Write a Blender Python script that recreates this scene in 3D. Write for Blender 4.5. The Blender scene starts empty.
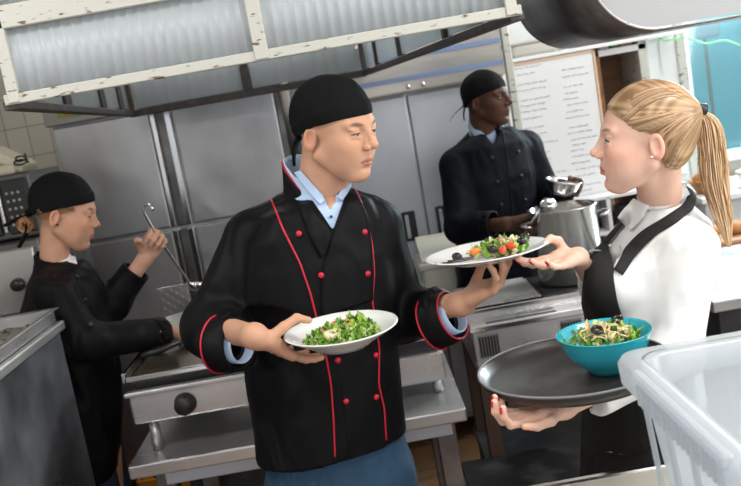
import bpy, bmesh, math, random
import numpy as np
from mathutils import Vector, Matrix
from mathutils.bvhtree import BVHTree
random.seed(7); rng = np.random.default_rng(7)
SC = bpy.context.scene; COL = SC.collection
# ---------------------------------------------------------------- survey: photo pixel + depth -> world
CAMZ, FPX = 1.75, 900.0
RO, PI_ = math.radians(10), math.radians(9)
def ray(px, py):
    xc = (px-370.5)/FPX; yc = (243-py)/FPX
    u = xc*math.cos(RO)+yc*math.sin(RO); v = -xc*math.sin(RO)+yc*math.cos(RO)
    return np.array((u, math.cos(PI_)+v*math.sin(PI_), -math.sin(PI_)+v*math.cos(PI_)))
ORG = np.array((0., 0., CAMZ))
def P(px, py, Y): r = ray(px, py); return ORG + r*(Y/r[1])
def Zp(px, py, z): r = ray(px, py); return ORG + r*((z-CAMZ)/r[2])
def A(*a): return np.array(a, float)
def nrm(v): v = np.asarray(v, float); return v/(np.linalg.norm(v)+1e-12)

# ---------------------------------------------------------------- materials
MATS = {}
def mat(name, col=(.5,.5,.5), rough=.5, metal=0., **k):
    if name in MATS: return MATS[name]
    m = bpy.data.materials.new(name); m.use_nodes = True; MATS[name] = m
    nt = m.node_tree; b = nt.nodes['Principled BSDF']
    b.inputs['Base Color'].default_value = (*col, 1); b.inputs['Roughness'].default_value = rough
    b.inputs['Metallic'].default_value = metal
    for key, v in k.items():
        if key in ('noise', 'bump', 'vcol', 'rn', 'spots'): continue
        b.inputs[key].default_value = v
    N, L = nt.nodes.new, nt.links.new
    tc = N('ShaderNodeTexCoord')
    def mapped(scale):
        mp = N('ShaderNodeMapping'); mp.inputs['Scale'].default_value = scale; L(tc.outputs['Object'], mp.inputs['Vector']); return mp
    src = None
    if 'vcol' in k:
        at = N('ShaderNodeAttribute'); at.attribute_name = 'Col'; L(at.outputs['Color'], b.inputs['Base Color']); src = at.outputs['Color']
    if 'noise' in k:                       # (scale vec, colour 2, detail, lo, hi)
        sc, c2, lo, hi = k['noise']; mp = mapped(sc); n = N('ShaderNodeTexNoise'); n.inputs['Scale'].default_value = 1; n.inputs['Detail'].default_value = 5
        L(mp.outputs[0], n.inputs['Vector']); mr = N('ShaderNodeMapRange'); mr.inputs[1].default_value = lo; mr.inputs[2].default_value = hi
        L(n.outputs['Fac'], mr.inputs[0]); mx = N('ShaderNodeMix'); mx.data_type = 'RGBA'
        mx.inputs['A'].default_value = (*col, 1); mx.inputs['B'].default_value = (*c2, 1)
        if src: L(src, mx.inputs['A'])
        L(mr.outputs[0], mx.inputs['Factor']); L(mx.outputs['Result'], b.inputs['Base Color'])
    if 'rn' in k:                          # roughness variation
        sc, lo, hi = k['rn']; mp = mapped(sc); n = N('ShaderNodeTexNoise'); n.inputs['Scale'].default_value = 1; n.inputs['Detail'].default_value = 4
        L(mp.outputs[0], n.inputs['Vector']); mr = N('ShaderNodeMapRange'); mr.inputs[1].default_value = .3; mr.inputs[2].default_value = .7
        mr.inputs[3].default_value = lo; mr.inputs[4].default_value = hi; L(n.outputs['Fac'], mr.inputs[0]); L(mr.outputs[0], b.inputs['Roughness'])
    if 'bump' in k:                        # (scale vec, strength, distance)
        sc, st, di = k['bump']; mp = mapped(sc); n = N('ShaderNodeTexNoise'); n.inputs['Scale'].default_value = 1; n.inputs['Detail'].default_value = 4 if sc[0] > 20 else 1.2; n.inputs['Distortion'].default_value = 0 if sc[0] > 20 else .9
        L(mp.outputs[0], n.inputs['Vector']); bp = N('ShaderNodeBump'); bp.inputs['Strength'].default_value = st; bp.inputs['Distance'].default_value = di
        L(n.outputs['Fac'], bp.inputs['Height']); L(bp.outputs[0], b.inputs['Normal'])
    return m
STEEL = mat('brushed_steel', (.62,.61,.60), .3, .8, rn=((3,3,9), .18, .42), noise=((2,2,3), (.42,.42,.43), .35, .7))
FRIDGE = mat('fridge_steel', (.60,.60,.61), .35, .85, rn=((2,2,2), .25, .5), noise=((2.2,2.2,1.8), (.36,.36,.38), .38, .66), bump=((3,3,3), .25, .03))
CHROME = mat('bright_steel', (.75,.75,.76), .15, 1)
DSTEEL = mat('dark_steel', (.16,.15,.15), .4, 1, noise=((9,9,9), (.3,.29,.28), .4, .7))
RUSTY = mat('dark_painted_iron', (.045,.04,.042), .6, 0, noise=((30,30,30), (.11,.07,.05), .5, .7))
CREAM = mat('chipped_cream_paint', (.5,.5,.45), .5, 0, noise=((26,26,90), (.13,.08,.06), .6, .66))
WHITE = mat('white_paint', (.78,.79,.8), .5)
PORC = mat('white_porcelain', (.82,.83,.82), .12, 0, **{'Coat Weight': .5})
BLACKC = mat('black_chef_cloth', (.0050,.0050,.0062), .55, 0, bump=((8,8,4.5), .8, .05), **{'Specular IOR Level': .11})
NAVYC = mat('dark_navy_chef_cloth', (.005,.006,.010), .65, 0, bump=((9,9,5), .7, .04), **{'Specular IOR Level': .1})
CAPC = mat('black_cap_cloth', (.006,.006,.007), .8, 0, bump=((40,40,40), .3, .01), **{'Specular IOR Level': .1})
RED = mat('red_piping', (.5,.008,.03), .45)
SHIRTB = mat('pale_blue_shirt', (.42,.55,.75), .8, 0, bump=((30,30,30), .3, .01))
SHIRTW = mat('white_blouse_cloth', (.8,.8,.8), .8, 0, bump=((12,12,7), .5, .025))
JEANS = mat('blue_trouser_cloth', (.011,.042,.085), .8, 0, noise=((12,12,6), (.017,.062,.12), .35, .7), bump=((20,20,9), .6, .02))
DNAVY = mat('dark_trouser_cloth', (.01,.014,.03), .8)
SKIN = mat('skin', (.6,.4,.3), .58, 0, vcol=1, bump=((160,160,160), .12, .002), **{'Specular IOR Level': .3, 'Subsurface Weight': .08, 'Subsurface Scale': .01, 'Subsurface Radius': (1,.35,.2)})
HAIRB = mat('blonde_hair', (.5,.3,.14), .38, 0, vcol=1)
BLKP = mat('black_plastic', (.012,.012,.012), .4)
BLKM = mat('black_metal', (.02,.02,.022), .45, 0, noise=((14,14,14), (.05,.05,.05), .45, .7))
def glassy(name, tint, transp, rough=.25, transl=.6, ribs=0., gloss=.12):
    m = bpy.data.materials.new(name); m.use_nodes = True; nt = m.node_tree; N, L = nt.nodes.new, nt.links.new
    nt.nodes.remove(nt.nodes['Principled BSDF']); out = nt.nodes['Material Output']
    tr = N('ShaderNodeBsdfTransparent'); tr.inputs[0].default_value = (*tint, 1)
    tl = N('ShaderNodeBsdfTranslucent'); tl.inputs[0].default_value = (*tint, 1)
    df = N('ShaderNodeBsdfDiffuse'); df.inputs[0].default_value = (*tint, 1)
    gl = N('ShaderNodeBsdfGlossy'); gl.inputs['Roughness'].default_value = rough
    m1 = N('ShaderNodeMixShader'); m1.inputs[0].default_value = transl; L(df.outputs[0], m1.inputs[1]); L(tl.outputs[0], m1.inputs[2])
    m2 = N('ShaderNodeMixShader'); m2.inputs[0].default_value = transp; L(m1.outputs[0], m2.inputs[1]); L(tr.outputs[0], m2.inputs[2])
    m3 = N('ShaderNodeMixShader'); m3.inputs[0].default_value = gloss; L(m2.outputs[0], m3.inputs[1]); L(gl.outputs[0], m3.inputs[2])
    L(m3.outputs[0], out.inputs[0]); return m
RIBG = glassy('ribbed_translucent_glass', (.70,.74,.77), .2, .4, .5, gloss=.05)
PLAST = glassy('frosted_clear_plastic', (.84,.87,.9), .5, .3, .45, gloss=.07)
WGLASS = glassy('window_glass', (.8,.95,.97), .9, .05, .5, gloss=.06)

# ---------------------------------------------------------------- object making
ROOTS = {}
def link_mesh(name, V, F, m, parent=None, smooth=True, col=None, mats=None, midx=None, origin=None):
    V = np.asarray(V, float).reshape(-1, 3)
    root = parent
    while root is not None and root.parent is not None: root = root.parent
    if root is not None: o0 = np.array(ROOTS[root.name])
    elif origin is not None: o0 = np.array(origin, float)
    else: lo, hi = V.min(0), V.max(0); o0 = np.array(((lo[0]+hi[0])/2, (lo[1]+hi[1])/2, lo[2]))
    me = bpy.data.meshes.new(name)
    me.from_pydata((V-o0).tolist(), [], [list(map(int, f)) for f in F])
    for mm in (mats or [m]): me.materials.append(mm)
    if midx is not None: me.polygons.foreach_set('material_index', np.asarray(midx, np.int32))
    me.polygons.foreach_set('use_smooth', np.full(len(me.polygons), bool(smooth)))
    if col is not None:
        ca = me.color_attributes.new('Col', 'FLOAT_COLOR', 'POINT')
        c4 = np.ones((len(V), 4)); c4[:, :3] = col; ca.data.foreach_set('color', c4.ravel())
    me.update()
    o = bpy.data.objects.new(name, me); COL.objects.link(o)
    if root is None: o.location = o0; ROOTS[o.name] = tuple(o0)
    else: o.parent = parent
    return o
def tag(o, label=None, cat=None, group=None, kind=None):
    if label: o['label'] = label
    if cat: o['category'] = cat
    if group: o['group'] = group
    if kind: o['kind'] = kind
    return o
def thing(name, base, label, cat, group=None):
    o = bpy.data.objects.new(name, None); COL.objects.link(o); o.location = base; o.empty_display_size = .1
    ROOTS[o.name] = tuple(base); return tag(o, label, cat, group)
def subd(o, lv=1):
    md = o.modifiers.new('s', 'SUBSURF'); md.levels = md.render_levels = lv; return o
def dup(root, delta, label=None):
    r = root.copy(); COL.objects.link(r); r.location = root.location + Vector(delta); ROOTS[r.name] = tuple(r.location)
    if label: r['label'] = label
    for ch in list(root.children):
        c = ch.copy(); COL.objects.link(c); c.parent = r
        for g in ch.children:
            d = g.copy(); COL.objects.link(d); d.parent = c
    return r
class MB:
    def __init__(s): s.V = []; s.F = []; s.n = 0
    def add(s, V, F):
        V = np.asarray(V, float); s.V.append(V); s.F += [[i+s.n for i in f] for f in F]; s.n += len(V); return s
    def box(s, lo, hi, bev=.003, R=None, seg=1):
        lo = np.array(lo, float); hi = np.array(hi, float); lo, hi = np.minimum(lo, hi), np.maximum(lo, hi); c = (lo+hi)/2; d = hi-lo
        bm = bmesh.new(); bmesh.ops.create_cube(bm, size=1)
        for v in bm.verts: v.co = Vector((v.co.x*d[0], v.co.y*d[1], v.co.z*d[2]))
        b = min(bev, d.min()*.45)
        if b > 0: bmesh.ops.bevel(bm, geom=list(bm.edges), offset=b, segments=seg, affect='EDGES', profile=.5)
        bm.verts.index_update()
        V = np.array([v.co[:] for v in bm.verts]); F = [[v.index for v in f.verts] for f in bm.faces]; bm.free()
        if R is not None: V = V@np.array(R).T
        return s.add(V+c, F)
    def bar(s, a, b, w, h, up=(0,0,1), bev=.002):
        a = np.array(a, float); b = np.array(b, float); d = b-a; L = np.linalg.norm(d); x = d/L
        y = nrm(np.cross(up, x)); z = np.cross(x, y); R = np.array([x, y, z]).T
        c = (a+b)/2; n0 = len(s.V); s.box((-L/2,-w/2,-h/2), (L/2,w/2,h/2), bev, R); s.V[-1] = s.V[-1]+c; return s
    def tube(s, pts, r, n=8, caps=True, flat=1., up=None):
        pts = np.asarray(pts, float); m = len(pts); r = np.broadcast_to(np.asarray(r, float), (m,))
        T = np.gradient(pts, axis=0); T /= np.linalg.norm(T, axis=1)[:, None]+1e-12
        ref = np.array(up if up is not None else ((0,0,1) if abs(T[0][2]) < .9 else (1,0,0)), float)
        V = []; u = nrm(np.cross(T[0], ref))
        for i in range(m):
            u = nrm(u-T[i]*u.dot(T[i])); w = np.cross(T[i], u)
            for j in range(n):
                a = 2*math.pi*j/n; V.append(pts[i]+r[i]*(u*math.cos(a)+w*math.sin(a)*flat))
        F = [[i*n+j, i*n+(j+1) % n, (i+1)*n+(j+1) % n, (i+1)*n+j] for i in range(m-1) for j in range(n)]
        if caps: F += [list(range(n))[::-1], [(m-1)*n+j for j in range(n)]]
        return s.add(V, F)
    def lathe(s, c, prof, n=48, axis=(0,0,1), sx=1., sy=1.):
        c = np.array(c, float); ax = nrm(axis); u = nrm(np.cross(ax, (0,1,0) if abs(ax[1]) < .9 else (1,0,0))); w = np.cross(ax, u); V = []; F = []
        for (r, z) in prof:
            for j in range(n):
                a = 2*math.pi*j/n; V.append(c+ax*z+u*(r*sx*math.cos(a))+w*(r*sy*math.sin(a)))
        m = len(prof)
        F = [[i*n+j, i*n+(j+1) % n, (i+1)*n+(j+1) % n, (i+1)*n+j] for i in range(m-1) for j in range(n)]
        return s.add(V, F)
    def ball(s, c, r, R=None, nu=12, nv=8):
        r = np.broadcast_to(np.asarray(r, float), (3,)); V = []
        for i in range(nv+1):
            t = math.pi*i/nv
            for j in range(nu):
                a = 2*math.pi*j/nu; V.append((r[0]*math.sin(t)*math.cos(a), r[1]*math.sin(t)*math.sin(a), r[2]*math.cos(t)))
        V = np.array(V)
        if R is not None: V = V@np.array(R).T
        F = [[i*nu+j, (i+1)*nu+j, (i+1)*nu+(j+1) % nu, i*nu+(j+1) % nu] for i in range(nv) for j in range(nu)]
        return s.add(V+np.array(c), F)
    def build(s, name, m, parent=None, smooth=False, **k):
        o = link_mesh(name, np.concatenate(s.V), s.F, m, parent, smooth, **k)
        return o
def frame(z, x=(1,0,0)):
    z = nrm(z); x = np.array(x, float); x = nrm(x-z*x.dot(z)); y = np.cross(z, x); return np.array([x, y, z]).T

# ---------------------------------------------------------------- implicit sculpting
class Fld:
    def __init__(s, lo, hi, h):
        s.lo = np.array(lo, float); s.h = h; n = np.ceil((np.array(hi)-s.lo)/h).astype(int)+1
        s.ax = [s.lo[i]+h*np.arange(n[i]) for i in range(3)]; s.F = np.full(n, .06)
    def reg(s, lo, hi):
        sl = []
        for i in range(3):
            a = int(np.clip(np.searchsorted(s.ax[i], lo[i]), 0, len(s.ax[i]))); b = int(np.clip(np.searchsorted(s.ax[i], hi[i]), 0, len(s.ax[i]))); sl.append(slice(a, max(a, b)))
        x = s.ax[0][sl[0]][:, None, None]; y = s.ax[1][sl[1]][None, :, None]; z = s.ax[2][sl[2]][None, None, :]
        return tuple(sl), x, y, z
    def comb(s, sl, d, k, op):
        f = s.F[sl]
        if f.size == 0: return
        if op == 'add':
            if k > 0:
                h = np.clip(.5+.5*(f-d)/k, 0, 1); s.F[sl] = f*(1-h)+d*h-k*h*(1-h)
            else: s.F[sl] = np.minimum(f, d)
        elif op == 'sub':
            d = -d
            if k > 0:
                h = np.clip(.5-.5*(f-d)/k, 0, 1); s.F[sl] = f*(1-h)+d*h+k*h*(1-h)
            else: s.F[sl] = np.maximum(f, d)
    def cone(s, a, b, ra, rb=None, k=.01, op='add', flat=None):
        rb = ra if rb is None else rb; a = np.array(a, float); b = np.array(b, float); m = max(ra, rb)+k+.03
        sl, x, y, z = s.reg(np.minimum(a, b)-m, np.maximum(a, b)+m); d = b-a; L2 = d.dot(d)+1e-12
        px, py, pz = x-a[0], y-a[1], z-a[2]; t = np.clip((px*d[0]+py*d[1]+pz*d[2])/L2, 0, 1)
        qx, qy, qz = px-t*d[0], py-t*d[1], pz-t*d[2]
        if flat is not None:
            nv, fs = flat; e = (qx*nv[0]+qy*nv[1]+qz*nv[2]); q2 = qx*qx+qy*qy+qz*qz-e*e
            dist = np.sqrt(np.maximum(q2, 0)+(e/fs)**2)-(ra+(rb-ra)*t); dist = dist*(.5+.5*min(fs, 1))
        else: dist = np.sqrt(qx*qx+qy*qy+qz*qz)-(ra+(rb-ra)*t)
        s.comb(sl, dist, k, op); return s
    def ell(s, c, r, R=None, k=.01, op='add'):
        c = np.array(c, float); r = np.broadcast_to(np.asarray(r, float), (3,)); m = r.max()+k+.03
        sl, x, y, z = s.reg(c-m, c+m); px, py, pz = x-c[0], y-c[1], z-c[2]
        if R is not None: R = np.asarray(R); px, py, pz = (R[0,0]*px+R[1,0]*py+R[2,0]*pz, R[0,1]*px+R[1,1]*py+R[2,1]*pz, R[0,2]*px+R[1,2]*py+R[2,2]*pz)
        k0 = np.sqrt((px/r[0])**2+(py/r[1])**2+(pz/r[2])**2); k1 = np.sqrt((px/r[0]**2)**2+(py/r[1]**2)**2+(pz/r[2]**2)**2)+1e-9
        s.comb(sl, k0*(k0-1)/k1, k, op); return s
    def loft(s, zs, cx, cy, rx, ry, yaw=0., e=2.3, k=.02, op='add', grow=0.):
        """column of superellipses along z (arrays ascending in z)"""
        zs = np.asarray(zs, float); sl, x, y, z = s.reg((s.lo[0]-1, s.lo[1]-1, zs[0]-k-.03), (9, 9, zs[-1]+k+.03))
        zz = np.clip(z, zs[0], zs[-1]); f = lambda a: np.interp(zz.ravel(), zs, a).reshape(zz.shape)
        X, Y = f(cx), f(cy); RX, RY = f(rx)+grow, f(ry)+grow; c, sn = math.cos(yaw), math.sin(yaw)
        px = (x-X)*c+(y-Y)*sn; py = -(x-X)*sn+(y-Y)*c
        q = (np.abs(px/RX)**e+np.abs(py/RY)**e)**(1/e); d = (q-1)*np.minimum(RX, RY)
        dz = np.maximum(zs[0]-z, z-zs[-1]); d = np.maximum(d, dz) if k == 0 else np.where(dz > 0, np.sqrt(np.maximum(d, 0)**2+dz**2), np.maximum(d, dz))
        s.comb(sl, d, k, op); return s
    def cut(s, p, n, k=0., side=None):
        """remove what lies on the +n side of the plane through p"""
        x = s.ax[0][:, None, None]; y = s.ax[1][None, :, None]; z = s.ax[2][None, None, :]; n = nrm(n)
        d = (x-p[0])*n[0]+(y-p[1])*n[1]+(z-p[2])*n[2]; s.F = np.maximum(s.F, d); return s
    def mesh(s, smooth=1):
        F = s.F.copy(); F[0] = F[-1] = .05; F[:, 0] = F[:, -1] = .05; F[:, :, 0] = F[:, :, -1] = .05
        ins = F < 0; nx, ny, nz = F.shape
        cnt = np.zeros((nx-1, ny-1, nz-1), np.int8)
        cs = [(i, j, k) for i in (0,1) for j in (0,1) for k in (0,1)]
        for (i, j, k) in cs: cnt += ins[i:nx-1+i, j:ny-1+j, k:nz-1+k]
        act = (cnt > 0) & (cnt < 8); ci = np.argwhere(act); idx = np.full(act.shape, -1, np.int64); idx[act] = np.arange(len(ci))
        acc = np.zeros((len(ci), 3)); w = np.zeros(len(ci)); I, J, K = ci.T
        for a in cs:
            for ax in range(3):
                if a[ax]: continue
                b = list(a); b[ax] = 1
                fa = F[I+a[0], J+a[1], K+a[2]]; fb = F[I+b[0], J+b[1], K+b[2]]; m = (fa < 0) != (fb < 0)
                t = np.where(m, fa/(fa-fb+1e-20), 0); pt = np.tile(np.array(a, float), (len(ci), 1)); pt[:, ax] = t
                acc[m] += pt[m]; w[m] += 1
        V = s.lo+s.h*(ci+acc/w[:, None]); Q = []
        for ax in range(3):
            sh = [slice(None)]*3; sh2 = [slice(None)]*3; sh[ax] = slice(0, -1); sh2[ax] = slice(1, None)
            A0 = ins[tuple(sh)]; B0 = ins[tuple(sh2)]; e = np.argwhere(A0 != B0); o1, o2 = [(1,2), (2,0), (0,1)][ax]
            e = e[(e[:, o1] > 0) & (e[:, o2] > 0)]
            def cell(d1, d2): c = e.copy(); c[:, o1] -= d1; c[:, o2] -= d2; return idx[c[:, 0], c[:, 1], c[:, 2]]
            q = np.stack([cell(1,1), cell(0,1), cell(0,0), cell(1,0)], 1); fl = ~A0[e[:, 0], e[:, 1], e[:, 2]]; q[fl] = q[fl][:, ::-1]; Q.append(q)
        Q = np.concatenate(Q); Q = Q[(Q >= 0).all(1)]
        for _ in range(smooth):
            S = np.zeros_like(V); c = np.zeros(len(V))
            for i in range(4):
                a, b = Q[:, i], Q[:, (i+1) % 4]; np.add.at(S, a, V[b]); np.add.at(S, b, V[a]); np.add.at(c, a, 1); np.add.at(c, b, 1)
            V = V*.5+.5*S/np.maximum(c, 1)[:, None]
        return V, Q
def vnormals(V, Q):
    n = np.cross(V[Q[:, 2]]-V[Q[:, 0]], V[Q[:, 3]]-V[Q[:, 1]]); N = np.zeros_like(V)
    for i in range(4): np.add.at(N, Q[:, i], n)
    return N/(np.linalg.norm(N, axis=1)[:, None]+1e-12)
def wrinkle(V, Q, amp, freq=14, seed=0, stretch=(1,1,.55)):
    r = np.random.default_rng(seed); N = vnormals(V, Q); X = V*np.array(stretch); d = np.zeros(len(V))
    for i in range(7):
        a = nrm(r.normal(size=3)); b = nrm(r.normal(size=3)); f = freq*(1+.5*i)
        d += np.sin(X@a*f+1.8*np.sin(X@b*f*.6+r.uniform(0, 6))+r.uniform(0, 6))/(1+.45*i)
    return V+N*(amp*.5*np.sign(d)*np.abs(d)**1.2/1.4)[:, None]
def bvh(V, Q): return BVHTree.FromPolygons([Vector(v) for v in V], [list(map(int, q)) for q in Q])
def hit(tree, px, py):
    r = nrm(ray(px, py)); h = tree.ray_cast(Vector(ORG), Vector(r)); return (np.array(h[0]), np.array(h[1])) if h[0] is not None else None
def resample(pts, step):
    pts = np.asarray(pts, float); d = np.r_[0, np.cumsum(np.linalg.norm(np.diff(pts, axis=0), axis=1))]; n = max(2, int(d[-1]/step)+1); t = np.linspace(0, d[-1], n)
    q = np.stack([np.interp(t, d, pts[:, i]) for i in range(pts.shape[1])], 1)
    if len(pts) > 2 and n > 6:
        for _ in range(2): q[1:-1] = (q[:-2]+2*q[1:-1]+q[2:])/4
    return q
def drape(tree, pts, off=0., step=3.):
    out = []; last = None
    for (x, y) in resample(pts, step):
        h = hit(tree, x, y)
        if h is None: continue
        n = h[1] if h[1].dot(ray(x, y)) < 0 else -h[1]
        out.append(h[0]+n*off)
    return np.array(out)
def ribbon(name, tree, pl, pr, m, parent, off=.003, thick=.003, step=3., nw=8, Yfall=None, smooth=2):
    """a strip of cloth laid on a surface between two edge lines"""
    L = resample(pl, step); n = len(L); Rr = np.asarray(pr, float); d = np.r_[0, np.cumsum(np.linalg.norm(np.diff(Rr, axis=0), axis=1))]; t = np.linspace(0, d[-1], n)
    Rr = np.stack([np.interp(t, d, Rr[:, i]) for i in range(2)], 1)
    G = np.zeros((n, nw, 3)); ok = np.zeros((n, nw), bool)
    for i in range(n):
        for j in range(nw):
            q = L[i]+(Rr[i]-L[i])*j/(nw-1); h = hit(tree, *q)
            if h is not None:
                nn = h[1] if h[1].dot(ray(*q)) < 0 else -h[1]; G[i, j] = h[0]+nn*off; ok[i, j] = True
    Ys = G[..., 1]; 
    for _ in range(40):
        if ok.all(): break
        for i in range(n):
            for j in range(nw):
                if not ok[i, j]:
                    nb = [Ys[a, b] for a, b in ((i-1, j), (i+1, j), (i, j-1), (i, j+1)) if 0 <= a < n and 0 <= b < nw and ok[a, b]]
                    if nb: q = L[i]+(Rr[i]-L[i])*j/(nw-1); G[i, j] = P(q[0], q[1], sum(nb)/len(nb)); ok[i, j] = True
    for _ in range(smooth):
        H = G.copy(); H[1:-1] = (G[:-2]+2*G[1:-1]+G[2:])/4; G = H.copy(); G[:, 1:-1] = (H[:, :-2]+2*H[:, 1:-1]+H[:, 2:])/4
    F = [[i*nw+j, i*nw+j+1, (i+1)*nw+j+1, (i+1)*nw+j] for i in range(n-1) for j in range(nw-1)]
    o = link_mesh(name, G.reshape(-1, 3), F, m, parent)
    md = o.modifiers.new('t', 'SOLIDIFY'); md.thickness = thick; md.offset = 0
    return o
# ---------------------------------------------------------------- people
def ypr(yaw, pitch=0, roll=0):
    """head axes: columns forward, left, up. yaw: 0 faces the camera, + turns to the right of the picture; pitch + looks up"""
    a = math.radians(yaw); f = A(math.sin(a), -math.cos(a), 0); l = np.cross((0,0,1), f); p = math.radians(pitch)
    f2 = f*math.cos(p)+A(0,0,1)*math.sin(p); u = np.cross(f2, l); r = math.radians(roll)
    l2 = l*math.cos(r)+u*math.sin(r); u2 = np.cross(f2, l2); return np.array([f2, l2, u2]).T
def head(C, R, sc=1., skin=(.6,.35,.24), lip=(.45,.13,.1), brow=(.1,.06,.03), iris=(.1,.07,.04), jaw=1., female=False, lid=.5, neck=None, hairc=None, nosew=1., lipf=1., h=.0019, gaze=0., nosel=1., eyed=1.):
    f = Fld((-.13,-.1,-.17), (.13,.1,.14), h)
    f.ell((-.013,0,.036), (.096,.077,.084), k=0); f.ell((.03,0,.005), (.060,.064,.082), k=.02)
    f.ell((.034,0,-.048), (.052,.053*jaw,.060), k=.025)
    f.ell((.068,0,-.099), (.019,.022*jaw,.017), k=.02)
    for s in (-1, 1):
        f.cone((-.008,s*.054*jaw,-.052), (.052,s*.019,-.1), .018, .015, k=.03)
        f.ell((.050,s*.038,-.030), (.031,.027,.026), k=.025)
        f.ell((.044,s*.032,-.062), (.028,.024,.030), k=.025)
        f.cone((.083,s*.012,.019), (.070,s*.046,.019), .010, .008, k=.014)
        f.ell((.094,s*.033,-.001), (.016,.018,.0125), k=.010, op='sub')
        f.ell((.0725,s*.032,-.001), (.0158,.0165,.0148), k=.003)
        f.cone((.0875,s*.024,-.0105), (.080,s*.043,-.0095), .0022, .002, k=.008)
        f.ell((.079,s*.036,.0085), (.007,.014,.0035), k=.006)
    f.ell((.062,0,-.060), (.029,.032,.030), k=.02)
    nx = .1085*nosel; f.cone((.088,0,.012), (nx-.003,0,-.024), .0062*nosew, .0085*nosew, k=.010); f.ell((nx,0,-.029), (.0105,.0105*nosew,.0095), k=.006)
    for s in (-1, 1):
        f.cone((.084,s*.003,.0), (nx-.014,s*.009,-.030), .006, .0085, k=.006); f.ell((nx-.010,s*.0125*nosew,-.0345), (.0105,.0075,.0075), k=.003); f.ell((nx-.004,s*.006*nosew,-.0405), (.005,.0032,.0035), k=.002, op='sub')
    mw = .0245 if not female else .0215
    for s in (-1, 1):
        f.cone((.0915,0,-.0635), (.0800,s*mw,-.0675), .0046*lipf, .002, k=.006); f.cone((.0900,0,-.0735), (.0795,s*mw*.95,-.0695), .0054*lipf, .0024, k=.005)
        f.cone((.0968,0,-.0685), (.0812,s*(mw+.001),-.0688), .0012, .001, k=.003, op='sub')
        f.cone((.0885,s*.002,-.044), (.0865,s*.002,-.058), .004, .005, k=.008)
        # ear
        e = frame(nrm(A(.12, 0, 1)), (0,1,0)); c = A(-.016, s*.0785, -.014); e0, e1 = nrm(A(.42, s, 0)), nrm(A(1, -s*.42, -.12)); ER = np.array([e0, e1, np.cross(e0, e1)]).T
        f.ell(c, (.0068,.0165,.029), R=ER, k=.006)
        f.ell(c+e0*.0085+A(.001,0,.003), (.0095,.0100,.0195), R=ER, k=.003, op='sub')
    f.ell((.094,0,-.086), (.011,.02,.005), k=.008, op='sub')
    if neck is not None:      # (base point world, radius)
        nb = R.T@(np.array(neck[0])-C)/sc; nb = np.clip(nb, -.2, .2)
        f.cone((-.034,0,-.04), nb, neck[1]/sc*.96, neck[1]/sc*1.08, k=.018)
        f.cone((-.004,0,-.075), nb+A(.010,0,0), neck[1]/sc*.66, neck[1]/sc*.85, k=.012)
    V, Q = f.mesh(1)
    x, y, z = V.T; ay = np.abs(y); N = vnormals(V, Q)
    col = np.tile(np.array(skin), (len(V), 1)); col *= (1+.05*np.sin(x*90+y*60)*np.sin(z*80))[:, None]
    def blend(w, c): col[:] = col*(1-w[:, None])+np.array(c)*w[:, None]
    g = lambda d, w: np.clip(1-(d/w)**2, 0, 1)
    red = np.array(skin)*A(1.12,.78,.74)
    blend((.45 if female else .15)*np.exp(-(((ay-.05)/.022)**2+((z+.033)/.02)**2))*(x > .02), red)
    blend(.5*np.exp(-((ay/.014)**2+((z+.03)/.012)**2))*(x > .1), red); blend(.5*((ay > .0785)&(x < .02)&(np.abs(z+.014) < .032)), red)
    # mouth
    am = np.clip(ay/mw, 0, 1); zu = -.0685+.0105*(1-am**2)-.0015*np.exp(-(ay/.004)**2); zl = -.0690-.0115*(1-am**2)
    inm = (x > .074)&(ay < mw)&(z < zu)&(z > zl); blend(np.where(inm, .85, 0.), lip); blend(np.where(inm&(np.abs(z+.0683) < .0012), .7, 0.), np.array(lip)*.25)
    # brows
    zb = .0185+.004*np.sin(np.clip((ay-.014)/.036, 0, 1)*math.pi*.75)-(.002 if not female else -.001)
    bt_ = np.clip((ay-.033)/.021, -1, 1); blend(np.where((x > .05)&(ay > .012)&(ay < .054), np.clip(1.5*(1-bt_**2)-np.abs(z-zb)/(.0046 if not female else .0034), 0, 1)*.85, 0), brow)
    # eyes
    ey = (y-np.sign(y)*.032)/.0145; op = .0062*lid*(1-ey**2); zc = -.0012-.0012*(1-lid)*2
    front = (x > .068)&(np.abs(ey) < 1)
    eye = front&(np.abs(z-zc) < op); blend(np.where(eye, .95, 0), (.62,.6,.58))
    di = np.hypot(y-np.sign(y)*.032-gaze, (z-zc)); blend(np.where(eye&(di < .0055), .95, 0), iris); blend(np.where(eye&(di < .0025), .95, 0), (.01,.01,.01))
    ls = front&(np.abs(z-zc-np.maximum(op, 0)) < (.0024 if female else .0020)); blend(np.where(ls, .9, 0), (.02,.012,.01))
    blend(np.where(front&(np.abs(z-zc+np.maximum(op, 0)) < .001), .35, 0), np.array(skin)*.4)
    if hairc is not None:
        w = np.clip((.03-x)/.02, 0, 1)*np.clip((z-(.012+np.clip(x+.02, 0, 1)*.1))/.008, 0, 1)+np.clip((-.028-x)/.01, 0, 1)*np.clip((z+.06)/.02, 0, 1)
        blend(np.clip(w, 0, 1)*hairc[3], hairc[:3])
    if not female and hairc is None: pass
    return C+(V@R.T)*sc, Q, col
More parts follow.
